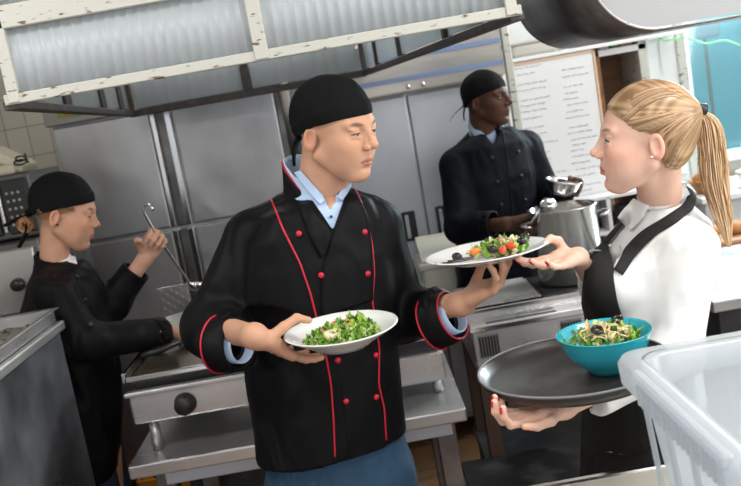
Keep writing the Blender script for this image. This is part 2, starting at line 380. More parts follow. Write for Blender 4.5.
def hand(W, d, n, left, sc=1., curl=((20,25,15),)*4, spread=(8,2,-4,-10), thumb=((.55,.8,.1),(.8,.5,.25),(.9,.25,.3)), skin=(.6,.35,.24), nail=(.7,.45,.38), forearm=None, h=.0022, nailp=0.):
    """W wrist, d towards the knuckles, n out of the palm"""
    W = np.array(W, float); d = nrm(d); n = np.array(n, float); n = nrm(n-d*n.dot(d)); s = np.cross(n, d) if left else np.cross(d, n)
    prim = []; L = .098*sc; offs = (.029, .010, -.010, -.028); base = (.097,.100,.096,.087)
    lens = ((.044,.027,.022), (.049,.031,.023), (.045,.029,.023), (.035,.021,.020)); rad = (.0093,.0097,.0091,.0080)
    nails = []; K = []
    for i in range(4):
        k = W+d*base[i]*sc+s*offs[i]*sc-n*.003*sc; K.append(k); a = 0; p = k; sp = math.radians(spread[i]); df = d*math.cos(sp)+s*math.sin(sp)
        prim.append((W+s*offs[i]*sc*.55+d*.012*sc, k, .014*sc, (.0125-.0008*i)*sc, .010*sc))
        for j in range(3):
            a += math.radians(curl[i][j]); v = df*math.cos(a)+n*math.sin(a); q = p+v*lens[i][j]*sc
            prim.append((p, q, rad[i]*sc*(1.04-.07*j), rad[i]*sc*(.97-.08*j), .004*sc if j else .006*sc)); 
            if j == 2:
                up = nrm(np.cross(np.cross(v, n if abs(v.dot(n)) < .95 else -d), v)); up = -(n*math.cos(a)-df*math.sin(a)); nails.append((q-v*.003*sc+up*rad[i]*sc*.75, v))
            p = q
    prim.append((W+d*.03*sc+s*.02*sc+n*.006*sc, W+d*.055*sc+s*.02*sc+n*.008*sc, .015*sc, .012*sc, .015*sc))   # thumb ball
    prim.append((W+d*.03*sc-s*.022*sc+n*.005*sc, W+d*.06*sc-s*.024*sc+n*.003*sc, .013*sc, .012*sc, .014*sc))
    p = W+d*.018*sc+s*.020*sc+n*.003*sc
    for j, (l, r0, r1) in enumerate(((.045,.0145,.0115), (.036,.0112,.0102), (.028,.0102,.0080))):
        t = thumb[j]; v = nrm(d*t[0]+s*t[1]+n*t[2]); q = p+v*l*sc; prim.append((p, q, r0*sc, r1*sc, .008*sc if j == 0 else .005*sc))
        if j == 2: up = nrm(np.cross(v, np.cross(s, v)) if True else s); up = nrm(-n+s*.3-v*v.dot(-n+s*.3)); nails.append((q-v*.002*sc+up*.0075*sc, v))
        p = q
    pts = np.array([a for a, *_ in prim]+[b for _, b, *_ in prim]); lo, hi = pts.min(0)-.045, pts.max(0)+.045
    if forearm is not None:
        E = np.array(forearm[0], float); e2 = W+(E-W)*min(1, .16/np.linalg.norm(E-W)); lo = np.minimum(lo, e2-.055); hi = np.maximum(hi, e2+.055)
    f = Fld(lo, hi, h)
    if forearm is not None:
        f.cone(W, W+(E-W)*1.0, forearm[1]*sc, forearm[2]*sc, k=.01, flat=(n, .82)); prim.insert(0, (W-d*.005, W+d*.03*sc, forearm[1]*sc*.9, .018*sc, .02*sc))
    for a, b, ra, rb, k in prim: f.cone(a, b, ra, rb, k=k)
    V, Q = f.mesh(1); col = np.tile(np.array(skin, float), (len(V), 1))
    for (a, b, *_r) in prim[1:]:
        pass
    kd = np.min([np.linalg.norm(V-k, axis=1) for k in K], axis=0); col = col*(1-.0*kd[:, None])
    for c, v in nails:
        rel = V-c; al = rel@v; pe = np.linalg.norm(rel-al[:, None]*v, axis=1); w = (np.abs(al) < (.0065+nailp)*sc)&(pe < .0058*sc); col[w] = nail
    return V, Q, col
def person(name, pieces, base, label, trunk):
    """one continuous body: head, hands and the trunk under the clothes"""
    V = []; F = []; C = []; n = 0
    for v, q, c in pieces+trunk:
        V.append(v); F += (q+n).tolist(); C.append(c); n += len(v)
    o = link_mesh(name, np.concatenate(V), F, SKIN, None, True, col=np.concatenate(C), origin=base)
    return tag(o, label, 'person')
def trunk(cones, skin, k=.04, h=.014):
    pts = np.array([c[0] for c in cones]+[c[1] for c in cones]); f = Fld(pts.min(0)-.2, pts.max(0)+.2, h)
    for c in cones: f.cone(c[0], c[1], c[2], c[3], k=k)
    V, Q = f.mesh(1); return [(V, Q, np.tile(np.array(skin, float), (len(V), 1)))]
def cap(C, R, sc, parent, m, tails=(), h=.0026, seed=1, rim=(.016,.28,.5)):
    f = Fld((-.15,-.11,-.09), (.12,.11,.15), h)
    f.ell((-.012,0,.037), (.1005,.0830,.0905), k=0)
    f.ell((-.042,0,.03), (.070,.074,.080), k=.02)
    x = f.ax[0][:, None, None]; z = f.ax[2][None, None, :]; y = f.ax[1][None, :, None]
    zr = np.where(x > 0, rim[0]+rim[1]*x, rim[0]+rim[2]*x)+0*y
    dz = z-zr; f.F = f.F-.0032*(dz < .034)-.0012*np.abs(np.sin(x*60+z*25))*(dz > .036)+.0015*np.exp(-(y/.003)**2)*(dz > .034)*np.sign(x+1)
    f.F = np.maximum(f.F, (zr-z)*.8); f.ell((-.012,0,.0), (.097,.079,.11), k=0, op='sub')
    f.ell((-.108,0,-.012), (.017,.02,.014), k=.006); 
    V, Q = f.mesh(1); V = wrinkle(V, Q, .0026, 30, seed)
    o = link_mesh('cap', C+(V@R.T)*sc, Q.tolist(), m, parent)
    for i, t in enumerate(tails):      # ties: polylines in head axes
        mb = MB(); pts = C+(resample(np.array(t[0]), .006)@R.T)*sc
        mb.tube(pts, np.interp(np.linspace(0, 1, len(pts)), [0,.3,1], t[1]), 8, flat=.3); mb.build('cap_tie', m, o, True)
    return o
def garment(name, f, m, parent, amp=.004, seed=0, freq=14, smooth=1):
    V, Q = f.mesh(smooth)
    if amp: V = wrinkle(V, Q, amp, freq, seed)
    o = link_mesh(name, V, Q.tolist(), m, parent); return o, bvh(V, Q), V, Q
def lv(rows, Y, dep, dy=None):
    """torso outline rows (xl,yl,xr,yr) in the photo at depth Y -> loft arrays"""
    o = []
    for i, (a, b, c, d) in enumerate(rows):
        p, q = P(a, b, Y), P(c, d, Y); m = (p+q)/2; o.append((m[2], m[0], Y+(dy[i] if dy else 0), abs(q[0]-p[0])/2, dep[i]))
    o.sort(); return [np.array(v) for v in zip(*o)]
def collar(name, C, phis, zt, hh, rt, rb, m, parent, pipe=None, t=.004, tilt=(0,0)):
    n = 64; ph = np.linspace(phis[0], phis[-1], n); T = np.interp(ph, phis, zt); H = np.interp(ph, phis, hh)
    for _ in range(6): T[1:-1] = (T[:-2]+2*T[1:-1]+T[2:])/4
    V = []; top = []
    for i in range(n):
        a = math.radians(ph[i]); u = A(math.cos(a), math.sin(a), 0)
        for j in range(5):
            s = j/4; r = rb+(rt-rb)*s**.7; z = T[i]-H[i]*(1-s); c = A(C[0]+tilt[0]*(z-C[2]), C[1]+tilt[1]*(z-C[2]), 0); p = c+u*r; p[2] = z; V.append(p)
        top.append(V[-1].copy())
    F = [[i*5+j, i*5+j+1, (i+1)*5+j+1, (i+1)*5+j] for i in range(n-1) for j in range(4)]
    o = link_mesh(name, V, F, m, parent); md = o.modifiers.new('t', 'SOLIDIFY'); md.thickness = t; md.offset = 0
    if pipe is not None: MB().tube(top, .0026, 6).build('piping', pipe, parent, True)
    return o
def piping(tree, pts, parent, r=.0024, off=.001, m=None, name='piping'):
    p = drape(tree, pts, off)
    if len(p) > 2: return MB().tube(p, r, 6).build(name, m or RED, parent, True)
def button(tree, x, y, m, parent, r=.0062):
    h = hit(tree, x, y)
    if h is None: return
    R = frame(h[1]); b = MB(); b.ball(h[0]+h[1]*.003, (r, r, r*.72), R); b.tube([h[0]-h[1]*.001, h[0]+h[1]*.002], r*.6, 8); b.build('button', m, parent, True)
# ---------------------------------------------------------------- the setting
def tilemat(name, c1, c2, mortar, w, h, rough, ms=.006, offset=0., rot=None):
    m = mat(name, c1, rough); nt = m.node_tree; N, L = nt.nodes.new, nt.links.new; tc = nt.nodes['Texture Coordinate']
    mp = N('ShaderNodeMapping'); L(tc.outputs['Object'], mp.inputs[0])
    if rot: mp.inputs['Rotation'].default_value = rot
    b = N('ShaderNodeTexBrick'); b.offset = offset; b.squash = 1; b.inputs['Scale'].default_value = 1
    b.inputs['Color1'].default_value = (*c1, 1); b.inputs['Color2'].default_value = (*c2, 1); b.inputs['Mortar'].default_value = (*mortar, 1)
    b.inputs['Mortar Size'].default_value = ms; b.inputs['Brick Width'].default_value = w; b.inputs['Row Height'].default_value = h
    L(mp.outputs[0], b.inputs['Vector']); L(b.outputs['Color'], nt.nodes['Principled BSDF'].inputs['Base Color']); return m
def struct(name, mb, m): return tag(mb.build(name, m), kind='structure')
TF = tilemat('brown_floor_tile', (.36,.2,.1), (.3,.16,.08), (.05,.035,.025), .3, .3, .45)
TW = tilemat('cream_wall_tile', (.5,.47,.4), (.46,.43,.37), (.25,.23,.2), .12, .16, .25, .003, rot=(math.pi/2,0,0))
PLASTER = mat('pale_plaster', (.62,.6,.55), .8)
struct('floor', MB().box((-2.8,-1.2,-.1), (3.2,5.05,0), 0), TF)
struct('wall_back', MB().box((-2.8,4.95,0), (1.85,5.05,2.9), 0).box((2.9,4.95,0), (3.2,5.05,2.9), 0).box((1.85,4.95,0), (2.9,5.05,1.1), 0).box((1.85,4.95,2.3), (2.9,5.05,2.9), 0), TW)
struct('wall_left', MB().box((-2.9,-1.2,0), (-2.8,5.05,2.9), 0), PLASTER)
struct('wall_right', MB().box((3.2,-1.2,0), (3.3,5.05,2.9), 0), PLASTER)
struct('ceiling', MB().box((-2.9,-1.2,2.9), (3.3,5.05,3.0), 0), PLASTER)
wf = MB()
for x in (1.85, 2.36, 2.9): wf.box((x-.03,4.93,1.1), (x+.03,5.0,2.3), .003)
for z in (1.1, 2.3): wf.box((1.82,4.931,z-.03), (2.93,4.999,z+.03), .003)
win = struct('window_1', wf, WHITE)
MB().box((1.86,4.96,1.12), (2.89,4.966,2.28), 0).build('window_pane', WGLASS, win)
# view outside the window: the blue wall of the yard and a security lamp
tag(MB().box((1.2,6.2,-.1), (4.6,6.3,3.2), 0).build('wall_outside', mat('teal_wall', (.02,.42,.55), .8)), kind='structure')

# ---- extractor hood
FL, FR, BR, BL = A(-.735,2.05,1.872), A(.41,2.05,1.872), A(.115,4.1,1.864), A(-.955,4.1,1.864)
hood = thing('extractor_hood', (-.3,3.0,1.86), 'long canopy hood with ribbed glass panels and chipped cream frame above the cooks', 'extractor hood')
def Zu(p, z): q = np.array(p, float); q[2] = z; return q
def rail(a, b, w, h, m, nm): MB().bar(a, b, w, h).build(nm, m, hood)
rail(FL+A(-.01,0,.012), FR+A(.01,0,.012), .022, .023, CREAM, 'front_rail'); rail(Zu(FL,2.06)-A(.02,0,0), Zu(FR,2.06)+A(.01,0,0), .03, .05, CREAM, 'front_rail')
rail(Zu(FL,2.42), Zu(FR,2.42), .03, .04, CREAM, 'front_rail')
for x, w in ((-.722,.026), (-.165,.032), (.397,.026)): MB().box((x-w/2,2.035,1.875), (x+w/2,2.062,2.42), .002).build('front_post', CREAM, hood)
def glass_sheet(a, b, z0, z1, ribs=True, per=.0245, amp=.0022):
    a = np.array(a, float); b = np.array(b, float); L = np.linalg.norm((b-a)[:2]); n = int(L/per*8) if ribs else 1; d = (b-a)/L; d[2] = 0; nn = A(-d[1], d[0], 0)
    V = []; 
    for i in range(n+1):
        t = i/n; p = a+(b-a)*t; o = nn*amp*abs(math.sin(math.pi*t*L/per))*1.6 if ribs else 0
        V += [Zu(p, z0)+o, Zu(p, z1)+o]
    F = [[2*i, 2*i+2, 2*i+3, 2*i+1] for i in range(n)]; mb = MB().add(V, F); o = mb.build('glass_panel', RIBG, hood, True)
    md = o.modifiers.new('t', 'SOLIDIFY'); md.thickness = .003; return o
for x0, x1 in ((-.71,-.18), (-.15,.385)):
    glass_sheet((x0,2.05,0), (x1,2.05,0), 1.89, 2.036); glass_sheet((x0,2.05,0), (x1,2.05,0), 2.086, 2.4)
rail(BL, BR, .05, .03, RUSTY, 'rear_rail'); rail(Zu(BL,2.2), Zu(BR,2.2), .04, .03, CREAM, 'rear_rail')
rail(FL, BL, .035, .02, RUSTY, 'side_rail'); rail(FR, BR, .035, .02, RUSTY, 'side_rail')
for a, b in ((FL,BL), (FR,BR)): rail(Zu(a,2.3), Zu(b,2.2), .03, .03, CREAM, 'side_rail')
for t in (0,.5,1): p = BL+(BR-BL)*t; MB().box(p+A(-.018,-.018,0), p+A(.018,.018,.34), .002).build('rear_post', RUSTY, hood)
for a, b in ((FL,BL), (FR,BR)):
    for t in (.3,.62,.85): p = a+(b-a)*t; MB().box(p+A(-.012,-.03,0), p+A(.012,.03,.36), .002).build('side_post', RUSTY, hood)
    for t0, t1 in ((.02,.29), (.31,.61), (.63,.84), (.86,.98)): glass_sheet(a+(b-a)*t0, a+(b-a)*t1, 1.885, 2.2, False)
for t0, t1 in ((.03,.48), (.52,.97)): glass_sheet(BL+(BR-BL)*t0, BL+(BR-BL)*t1, 1.885, 2.19, True, .05)
for p in (FL, FR, BL, BR): MB().tube([Zu(p,2.2), Zu(p,2.9)], .008, 6).build('hanger', DSTEEL, hood)

# ---- exhaust duct at upper right
dc = thing('exhaust_duct', (.7,2.3,1.78), 'wide round steel duct with pale grey end hanging above the server in white', 'duct')
def ring(c, r, ph0=0, ph1=2*math.pi, n=64): return [c+A(r*math.cos(ph0+(ph1-ph0)*i/n), 0, r*math.sin(ph0+(ph1-ph0)*i/n)) for i in range(n+1)]
c1, r1, c2, r2 = A(.86,1.9,2.14), .365, A(.83,2.75,2.13), .345
def prof(o, y, x0=.565, x1=1.7, z0=1.79, z1=2.35, r=.15):
    P_ = []
    for cx, cz, a in ((x1-r,z1-r,0), (x0+r,z1-r,90), (x0+r,z0+r,180), (x1-r,z0+r,270)):
        for i in range(13): t = math.radians(a+90*i/12); P_.append(A(cx+(r+o)*math.cos(t), y, cz+(r+o)*math.sin(t)))
    return P_
p1, p2 = prof(0,2.0), prof(0,2.84); n = len(p1)
o = MB().add(p1+[p+A(-.035,-.2,.004) for p in p2], [[i, (i+1) % n, n+(i+1) % n, n+i] for i in range(n)]).build('duct_barrel', DSTEEL, dc, True); md = o.modifiers.new('t', 'SOLIDIFY'); md.thickness = .004
MB().add(prof(-.004,2.008), [list(range(n))]).build('duct_end', mat('grey_enamel', (.33,.34,.35), .5), dc)
for i in range(6): MB().ball(A(.558,2.1+.075*i,1.955), (.005,.008,.008), nu=8, nv=5).build('bolt', STEEL, dc)
MB().box((.556,2.02,1.94), (.566,2.5,1.97), .001).build('seam_strip', mat('olive_strip', (.16,.16,.11), .6), dc)
MB().box((.80,2.3,2.45), (.88,2.38,2.9), .002).build('hanger', DSTEEL, dc)

# ---- refrigerators
def fridge(x0, x1, seam, z1, label, zseam=1.305, panel=True):
    t = thing('refrigerator', ((x0+x1)/2,4.6,0), label, 'refrigerator')
    MB().box((x0,4.33,.1), (x1,4.9,z1), .006).build('body', FRIDGE, t)
    for x in (x0+.08, x1-.08): MB().box((x-.02,4.4,0), (x+.02,4.44,.1), .002).build('leg', DSTEEL, t)
    return t
f1 = fridge(-1.385, -.30, -.87, 1.90, 'wide four door stainless refrigerator behind the cook gripping the long ladle')
for (a, b) in ((-1.38,-.925), (-.815,-.33)):
    for (z0, z1) in ((.14,1.297), (1.312,1.865)):
        d = MB().box((a,4.295,z0), (b,4.332,z1), .007, seg=2).build('door', FRIDGE, f1)
for x, w, m in ((-.909,.012,CHROME), (-.868,.022,DSTEEL), (-.838,.016,CHROME)):
    for (z0, z1) in ((.14,1.297), (1.312,1.865)): MB().box((x-w,4.288,z0), (x+w,4.34,z1), .005, seg=2).build('handle', m, f1)
MB().box((-.33,4.31,.14), (-.30,4.34,1.9), .003).build('side_trim', DSTEEL, f1)
cpn = MB().box((-1.40,4.27,1.875), (-.30,4.6,2.0), .004).build('control_panel', mat('dull_steel', (.3,.29,.27), .5, 1), f1)
MB().box((-1.33,4.264,1.905), (-1.22,4.268,1.94), .002).build('display', mat('green_orange_display', (.25,.4,.05), .4), cpn)
MB().box((-1.30,4.261,1.915), (-1.25,4.265,1.93), .001).build('display_digits', mat('orange_digits', (.7,.15,.02), .4), cpn)
f2 = fridge(-.25, .76, .285, 1.745, 'two door stainless refrigerator with recessed handles behind the cook in dark glasses' if False else 'two door stainless refrigerator with recessed dark handles and blue reflection stripes on top panel')
GREY2 = mat('refrigerator_door_steel', (.55,.57,.62), .42, .75, rn=((2,2,2), .35, .55), noise=((2,2,1.5), (.4,.42,.47), .35, .7))
for a, b in ((-.245,.281), (.289,.755)):
    d = MB().box((a,4.295,.14), (b,4.332,1.735), .007, seg=2).build('door', GREY2, f2)
for a, b in ((.17,.235), (.335,.415)):
    hd = MB().box((a,4.285,1.045), (b,4.31,1.19), .006, seg=2).build('handle', BLKP, f2); MB().box((a+.012,4.28,1.06), (a+.03,4.288,1.175), .003).build('grip', GREY2, hd)
tp = MB().box((-.25,4.25,1.75), (.755,4.6,1.99), .004).build('top_panel', mat('warm_steel', (.5,.47,.43), .35, .9, noise=((3,3,14), (.36,.35,.35), .4, .65)), f2)
BLUE = mat('blue_reflection', (.2,.28,.46), .4)  # blue reflection in the steel, put in as coloured stripes
for z in (1.80, 1.90): MB().box((-.25,4.244,z), (.755,4.252,z+.022), .001).build('reflection_stripe', BLUE, tp)
for x in (.30,.37): MB().ball((x,4.247,1.772), (.012,.006,.012)).build('screw_cap', CHROME, tp, True)
tag(MB().box((.765,4.25,0), (.80,4.3,2.2), .003).build('trim_1', CREAM), kind='structure')

# ---- white bin
b = thing('storage_bin', (.36,3.98,0), 'cream plastic bin with a half open flip lid beside the steel refrigerator door', 'bin')
stl = thing('bin_stand', (.335,4.0,0), 'thin legged steel stand carrying the cream bin', 'stand')
MB().box((.20,3.955,.59), (.485,4.225,.615), .003).build('top', STEEL, stl)
for x in (.2,.47):
    for y in (3.97,4.2): MB().tube([(x,y,0), (x,y,.59)], .009).build('leg', DSTEEL, stl)
BINM = mat('ivory_plastic', (.72,.71,.62), .4); x0, x1, y0, y1 = .21, .475, 3.96, 4.22
MB().box((x0,y0,.62), (x1,y1,.98), .02, seg=3).build('bin_body', BINM, b, True)
MB().box((x0-.015,y0-.015,.955), (x1+.015,y1+.015,.985), .008, seg=2).build('rim', BINM, b)
MB().bar((.335,y0+.01,.99), (.335,y1-.05,1.06), .25, .014).build('lid', BINM, b)
MB().tube([(x0,y1-.04,1.065), (x1,y1-.04,1.065)], .012).build('hinge', BINM, b)

# ---- whiteboard, shelf above it, cupboard
wb = thing('whiteboard', (1.02,4.58,.98), 'white board covered in handwriting with a pale orange frame behind the standing cook', 'whiteboard')
Rl = Matrix.Rotation(math.radians(0), 3, 'Y')
MB().box((.80,4.57,.98), (1.26,4.585,1.79), .002).build('board', WHITE, wb)
OR = mat('pale_orange_frame', (.75,.5,.34), .5)
for lo, hi in (((.79,4.56,1.785),(1.27,4.59,1.797)), ((.79,4.56,.97),(1.27,4.59,.982)), ((.79,4.56,.97),(.801,4.59,1.797)), ((1.259,4.56,.97),(1.27,4.59,1.797))): MB().box(lo, hi, .002).build('board_frame', OR, wb)
ink = MB(); r = random.Random(3)
for cx0, cx1 in ((.82,1.03), (1.08,1.23)):
    z = 1.765 if cx0 < 1 else 1.72
    while z > 1.03:
        x = cx0+r.random()*.02; end = cx0+(cx1-cx0)*r.uniform(.45,1)
        while x < end:
            wl = r.uniform(.012,.04); k = int(wl/.0035)+2; pts = [(x+i*.0035, 4.5685, z+r.uniform(-.0035,.0045)) for i in range(k)]; ink.tube(pts, .0011, 3, caps=False); x += wl+.008
        ink.build('handwriting_line', mat('ink', (.05,.06,.12), .6), wb); ink = MB()
        z -= r.choice((.028,.03,.034,.05))

sh = thing('wall_shelf', (1.0,4.75,1.8), 'white wall shelf above the handwritten board', 'shelf')
MB().box((.80,4.55,1.80), (1.75,4.94,1.82), .002).build('shelf_board', WHITE, sh); MB().box((.80,4.9,1.82), (1.75,4.94,2.3), .002).build('back_board', WHITE, sh)
for x in (.82,1.25,1.7): MB().box((x-.01,4.88,1.6), (x+.01,4.94,1.80), .002).build('bracket', WHITE, sh)
j = thing('storage_tub', (.93,4.7,1.82), 'long grey clear tub lying on the wall shelf', 'tub'); MB().box((.87,4.6,1.82), (1.10,4.75,1.885), .02, seg=3).build('tub_body', mat('grey_tub', (.5,.49,.44), .4), j, True); MB().box((.865,4.595,1.882), (1.105,4.755,1.895), .004).build('lid', mat('grey_tub'), j)
j = thing('jar', (.84,4.64,1.82), 'small jar with dark lid at the end of the wall shelf', 'jar'); MB().lathe((.84,4.64,1.82), [(0,0),(.022,0),(.024,.01),(.024,.05),(.018,.056),(0,.056)], 20).build('jar_body', WHITE, j, True); MB().lathe((.84,4.64,1.876), [(0,0),(.021,0),(.021,.02),(0,.02)], 20).build('lid', mat('navy_lid', (.03,.05,.12), .5), j, True)
pap = [tag(MB().box((1.14+i*.035,4.62,1.82), (1.165+i*.035,4.8,1.90-.006*(i % 3)), .002).build('paper_stack', mat(('paper','lilac_card','white_card')[i % 3], ((.75,.75,.72),(.45,.42,.6),(.8,.8,.8))[i % 3], .8)), ('white','lilac','pale')[i % 3]+' upright folder on the wall shelf, '+('beside the grey tub','second in the row','third in the row','at the end of the row')[i], 'folder', 'upright folders on the wall shelf') for i in range(4)]
cb = thing('cupboard', (1.37,4.7,0), 'open cupboard with dark brown inside between the board and the white door', 'cupboard')
BR_ = mat('brown_wood', (.2,.09,.035), .6, 0, noise=((4,4,20), (.12,.05,.02), .35, .7))
for lo, hi, m in (((1.28,4.6,0),(1.30,4.94,1.79),BR_), ((1.50,4.6,0),(1.545,4.94,1.86),CREAM), ((1.28,4.92,0),(1.54,4.94,1.79),BR_), ((1.28,4.6,1.755),(1.54,4.94,1.785),WHITE), ((1.28,4.6,1.2),(1.54,4.92,1.22),BR_), ((1.28,4.6,.7),(1.54,4.92,.72),BR_)): MB().box(lo, hi, .002).build('shelf' if hi[2]-lo[2] < .05 else 'panel', m, cb)
for i, (x, w, h, c) in enumerate(((1.31,.05,.09,(.6,.6,.62)), (1.37,.04,.07,(.1,.3,.12)), (1.42,.06,.10,(.4,.2,.1)))):
    tag(MB().box((x,4.62,1.787), (x+w,4.75,1.787+h*.6), .004).build('carton', mat('carton_%s' % 'abc'[i], c, .6)), ('pale grey','green','brown')[i]+' carton on top of the open cupboard', 'carton', 'cartons on the cupboard')
wd = struct('door_1', MB().box((1.56,4.88,0), (1.80,4.94,2.15), .004), WHITE); MB().tube([(1.76,4.85,1.05), (1.70,4.85,1.05)], .009).build('door_handle', STEEL, wd)
tag(MB().box((1.79,4.86,0), (1.84,4.95,2.4), .004).build('trim_2', CREAM), kind='structure')
tag(MB().tube([(1.58+.035*i,4.84-.002*i,1.83+.012*math.sin(i*1.1)-.009*i) for i in range(16)], .004, 6).build('cable', mat('green_cable', (.2,.65,.25), .5), None, True), 'thin green cable hung across the white door', 'cable')
# tripod lamp outside the window
L_ = thing('yard_lamp', (2.28,5.7,0), 'dark lamp on a thin stand outside the blue window', 'lamp')
MB().tube([(2.28,5.7,0), (2.28,5.7,1.78)], .012).build('pole', BLKM, L_); MB().box((2.14,5.62,1.75), (2.36,5.78,1.84), .02, seg=2).build('lamp_head', mat('blue_grey_metal', (.05,.13,.2), .4), L_)

# ---- left: microwave, telephone, ovens
rk = thing('oven', (-1.5,3.55,0), 'tall stainless double oven with round knobs behind the cook gripping the long ladle', 'oven')
MB().box((-1.95,3.35,.08), (-1.22,3.95,1.455), .006).build('oven_body', DSTEEL, rk)
for z0, z1 in ((.2,.75), (.88,1.16)):
    d = MB().box((-1.9,3.325,z0), (-1.26,3.352,z1), .006, seg=2).build('oven_door', mat('dark_glass', (.015,.015,.017), .08), rk); MB().tube([(-1.85,3.29,z1-.05), (-1.31,3.29,z1-.05)], .011).build('handle', STEEL, d)
cp = MB().box((-1.93,3.33,1.19), (-1.24,3.36,1.43), .005).build('control_strip', STEEL, rk)
for i, x in enumerate((-1.75,-1.60,-1.45,-1.32)): k = MB(); k.lathe((x,3.33,1.30), [(0,.035),(.018,.035),(.022,.03),(.026,0)], 24, axis=(0,-1,0)); k.build('knob', BLKP, cp, True)
for x in (-1.9,-1.27): MB().box((x-.02,3.4,0), (x+.02,3.44,.08), .002).build('leg', DSTEEL, rk)
mw = thing('microwave_oven', (-1.45,3.6,1.46), 'dark microwave oven with round button pad on top of the oven', 'microwave')
MB().box((-1.72,3.42,1.462), (-1.225,3.8,1.70), .008, seg=2).build('casing', mat('grey_casing', (.12,.12,.12), .4, .6), mw)
MB().box((-1.70,3.405,1.48), (-1.36,3.425,1.685), .006).build('door', mat('dark_glass'), mw); MB().box((-1.335,3.405,1.48), (-1.235,3.425,1.685), .004).build('button_panel', BLKP, mw)
MB().box((-1.352,3.395,1.49), (-1.34,3.41,1.68), .003).build('handle', STEEL, mw)
for i in range(3):
    for q in range(5): MB().ball((-1.315+i*.022,3.404,1.515+q*.03), (.006,.003,.006), nu=8, nv=5).build('button', mat('grey_button', (.35,.35,.35), .5), mw, True)
ph = thing('telephone', (-1.34,3.6,1.70), 'cream telephone with a dark coiled cord on top of the microwave', 'telephone')
bmv = MB(); Rr = np.array(Matrix.Rotation(math.radians(35), 3, 'Y')); bmv.box((-1.42,3.52,1.74), (-1.26,3.68,1.78), .012, Rr, 2); bmv.box((-1.46,3.5,1.702), (-1.30,3.7,1.74), .01, seg=2); bmv.build('phone_body', mat('cream_plastic', (.6,.55,.42), .4), ph)
MB().tube([(-1.27+.03*math.cos(t*.7)*(1-.02*t), 3.5+.001*t, 1.735+.013*math.sin(t*.7)+.0015*t) for t in range(20)], .004, 6).build('cord', BLKP, ph, True)

# ---- left: steel cabinet with tray
SMEAR = mat('smeared_steel', (.4,.42,.46), .3, .9, rn=((3,3,3), .25, .5), noise=((5,5,5), (.17,.18,.2), .38, .66))
lc = thing('steel_cabinet', (-1.35,1.9,0), 'smeared stainless cabinet standing in the lower left corner of the kitchen', 'cabinet')
MB().box((-1.75,1.2,.06), (-.935,2.575,1.245), .006).build('cabinet_body', SMEAR, lc)
MB().box((-1.77,1.18,1.245), (-.925,2.60,1.272), .004).build('cabinet_top', STEEL, lc)
for x in (-1.7,-.98):
    for y in (1.25,2.52): MB().box((x-.02,y-.02,0), (x+.02,y+.02,.06), .002).build('leg', DSTEEL, lc)
tr = thing('gastronorm_pan', (-1.25,2.2,1.272), 'shallow steel pan with crumpled foil on top of the smeared cabinet', 'pan')
def openbox(lo, hi, t, m, nm, par, lip=.012):
    lo = np.array(lo, float); hi = np.array(hi, float); b = MB()
    b.box(lo, (hi[0],hi[1],lo[2]+t), .001)
    for l, h in (((lo[0],lo[1],lo[2]),(lo[0]+t,hi[1],hi[2])), ((hi[0]-t,lo[1],lo[2]),(hi[0],hi[1],hi[2])), ((lo[0],lo[1],lo[2]),(hi[0],lo[1]+t,hi[2])), ((lo[0],hi[1]-t,lo[2]),(hi[0],hi[1],hi[2]))): b.box(l, h, .001)
    for l, h in (((lo[0]-lip,lo[1]-lip,hi[2]-.003),(lo[0]+t,hi[1]+lip,hi[2])), ((hi[0]-t,lo[1]-lip,hi[2]-.003),(hi[0]+lip,hi[1]+lip,hi[2])), ((lo[0],lo[1]-lip,hi[2]-.003),(hi[0],lo[1]+t,hi[2])), ((lo[0],hi[1]-t,hi[2]-.003),(hi[0],hi[1]+lip,hi[2]))): b.box(l, h, .001)
    return b.build(nm, m, par)
openbox((-1.45,1.6,1.273), (-.945,2.59,1.312), .003, STEEL, 'pan_body', tr)
fo = MB(); G = 30; V = [(-1.40+.42*i/G, 1.8+.7*q/G, 1.285+.012*rng.random()) for i in range(G+1) for q in range(G+1)]; fo.add(V, [[i*(G+1)+q, (i+1)*(G+1)+q, (i+1)*(G+1)+q+1, i*(G+1)+q+1] for i in range(G) for q in range(G)])
fo.build('foil', CHROME, tr)

# ---- middle: steel table with griddle
tb = thing('steel_table', (-.28,2.75,0), 'low stainless table carrying the griddle behind the chef with red piping', 'table')
MB().box((-.79,2.44,.81), (.185,3.1,.85), .005, seg=2).build('tabletop', STEEL, tb)
for a, b in (((-.70,2.47,.765),(.14,2.50,.81)), ((-.70,3.04,.765),(.14,3.07,.81))): MB().box(a, b, .003).build('rail', mat('pale_blue_steel', (.5,.55,.62), .4, .6), tb)
for x in (-.7,.12):
    for y in (2.5,3.04): MB().box((x-.028,y-.028,0), (x+.028,y+.028,.81), .003).build('leg', DSTEEL, tb)
gr = thing('griddle', (-.45,2.8,.85), 'stainless countertop griddle with one black knob on the low table', 'griddle')
MB().box((-.765,2.51,.945), (-.16,3.04,1.035), .006, seg=2).build('griddle_body', STEEL, gr)
MB().box((-.775,2.50,1.03), (-.15,2.53,1.044), .004).build('front_lip', STEEL, gr); MB().box((-.77,2.52,1.07), (-.15,2.535,1.086), .003).build('front_lip', CHROME, gr); MB().box((-.775,2.52,1.07), (-.76,3.04,1.10), .003).build('side_lip', CHROME, gr)
MB().box((-.76,2.535,1.06), (-.16,3.03,1.076), .004).build('hot_plate', mat('seasoned_iron', (.06,.05,.035), .25, .7, noise=((6,6,6), (.2,.16,.1), .4, .7)), gr)
MB().box((-.75,2.545,1.03), (-.17,3.02,1.065), .001).build('slot', BLKP, gr)
kp = P(185,402,2.508); k = MB(); k.lathe((kp[0],2.512,.985), [(0,.04),(.022,.04),(.027,.034),(.03,.008),(.034,0)], 28, axis=(0,-1,0)); k.build('knob', BLKP, gr, True)
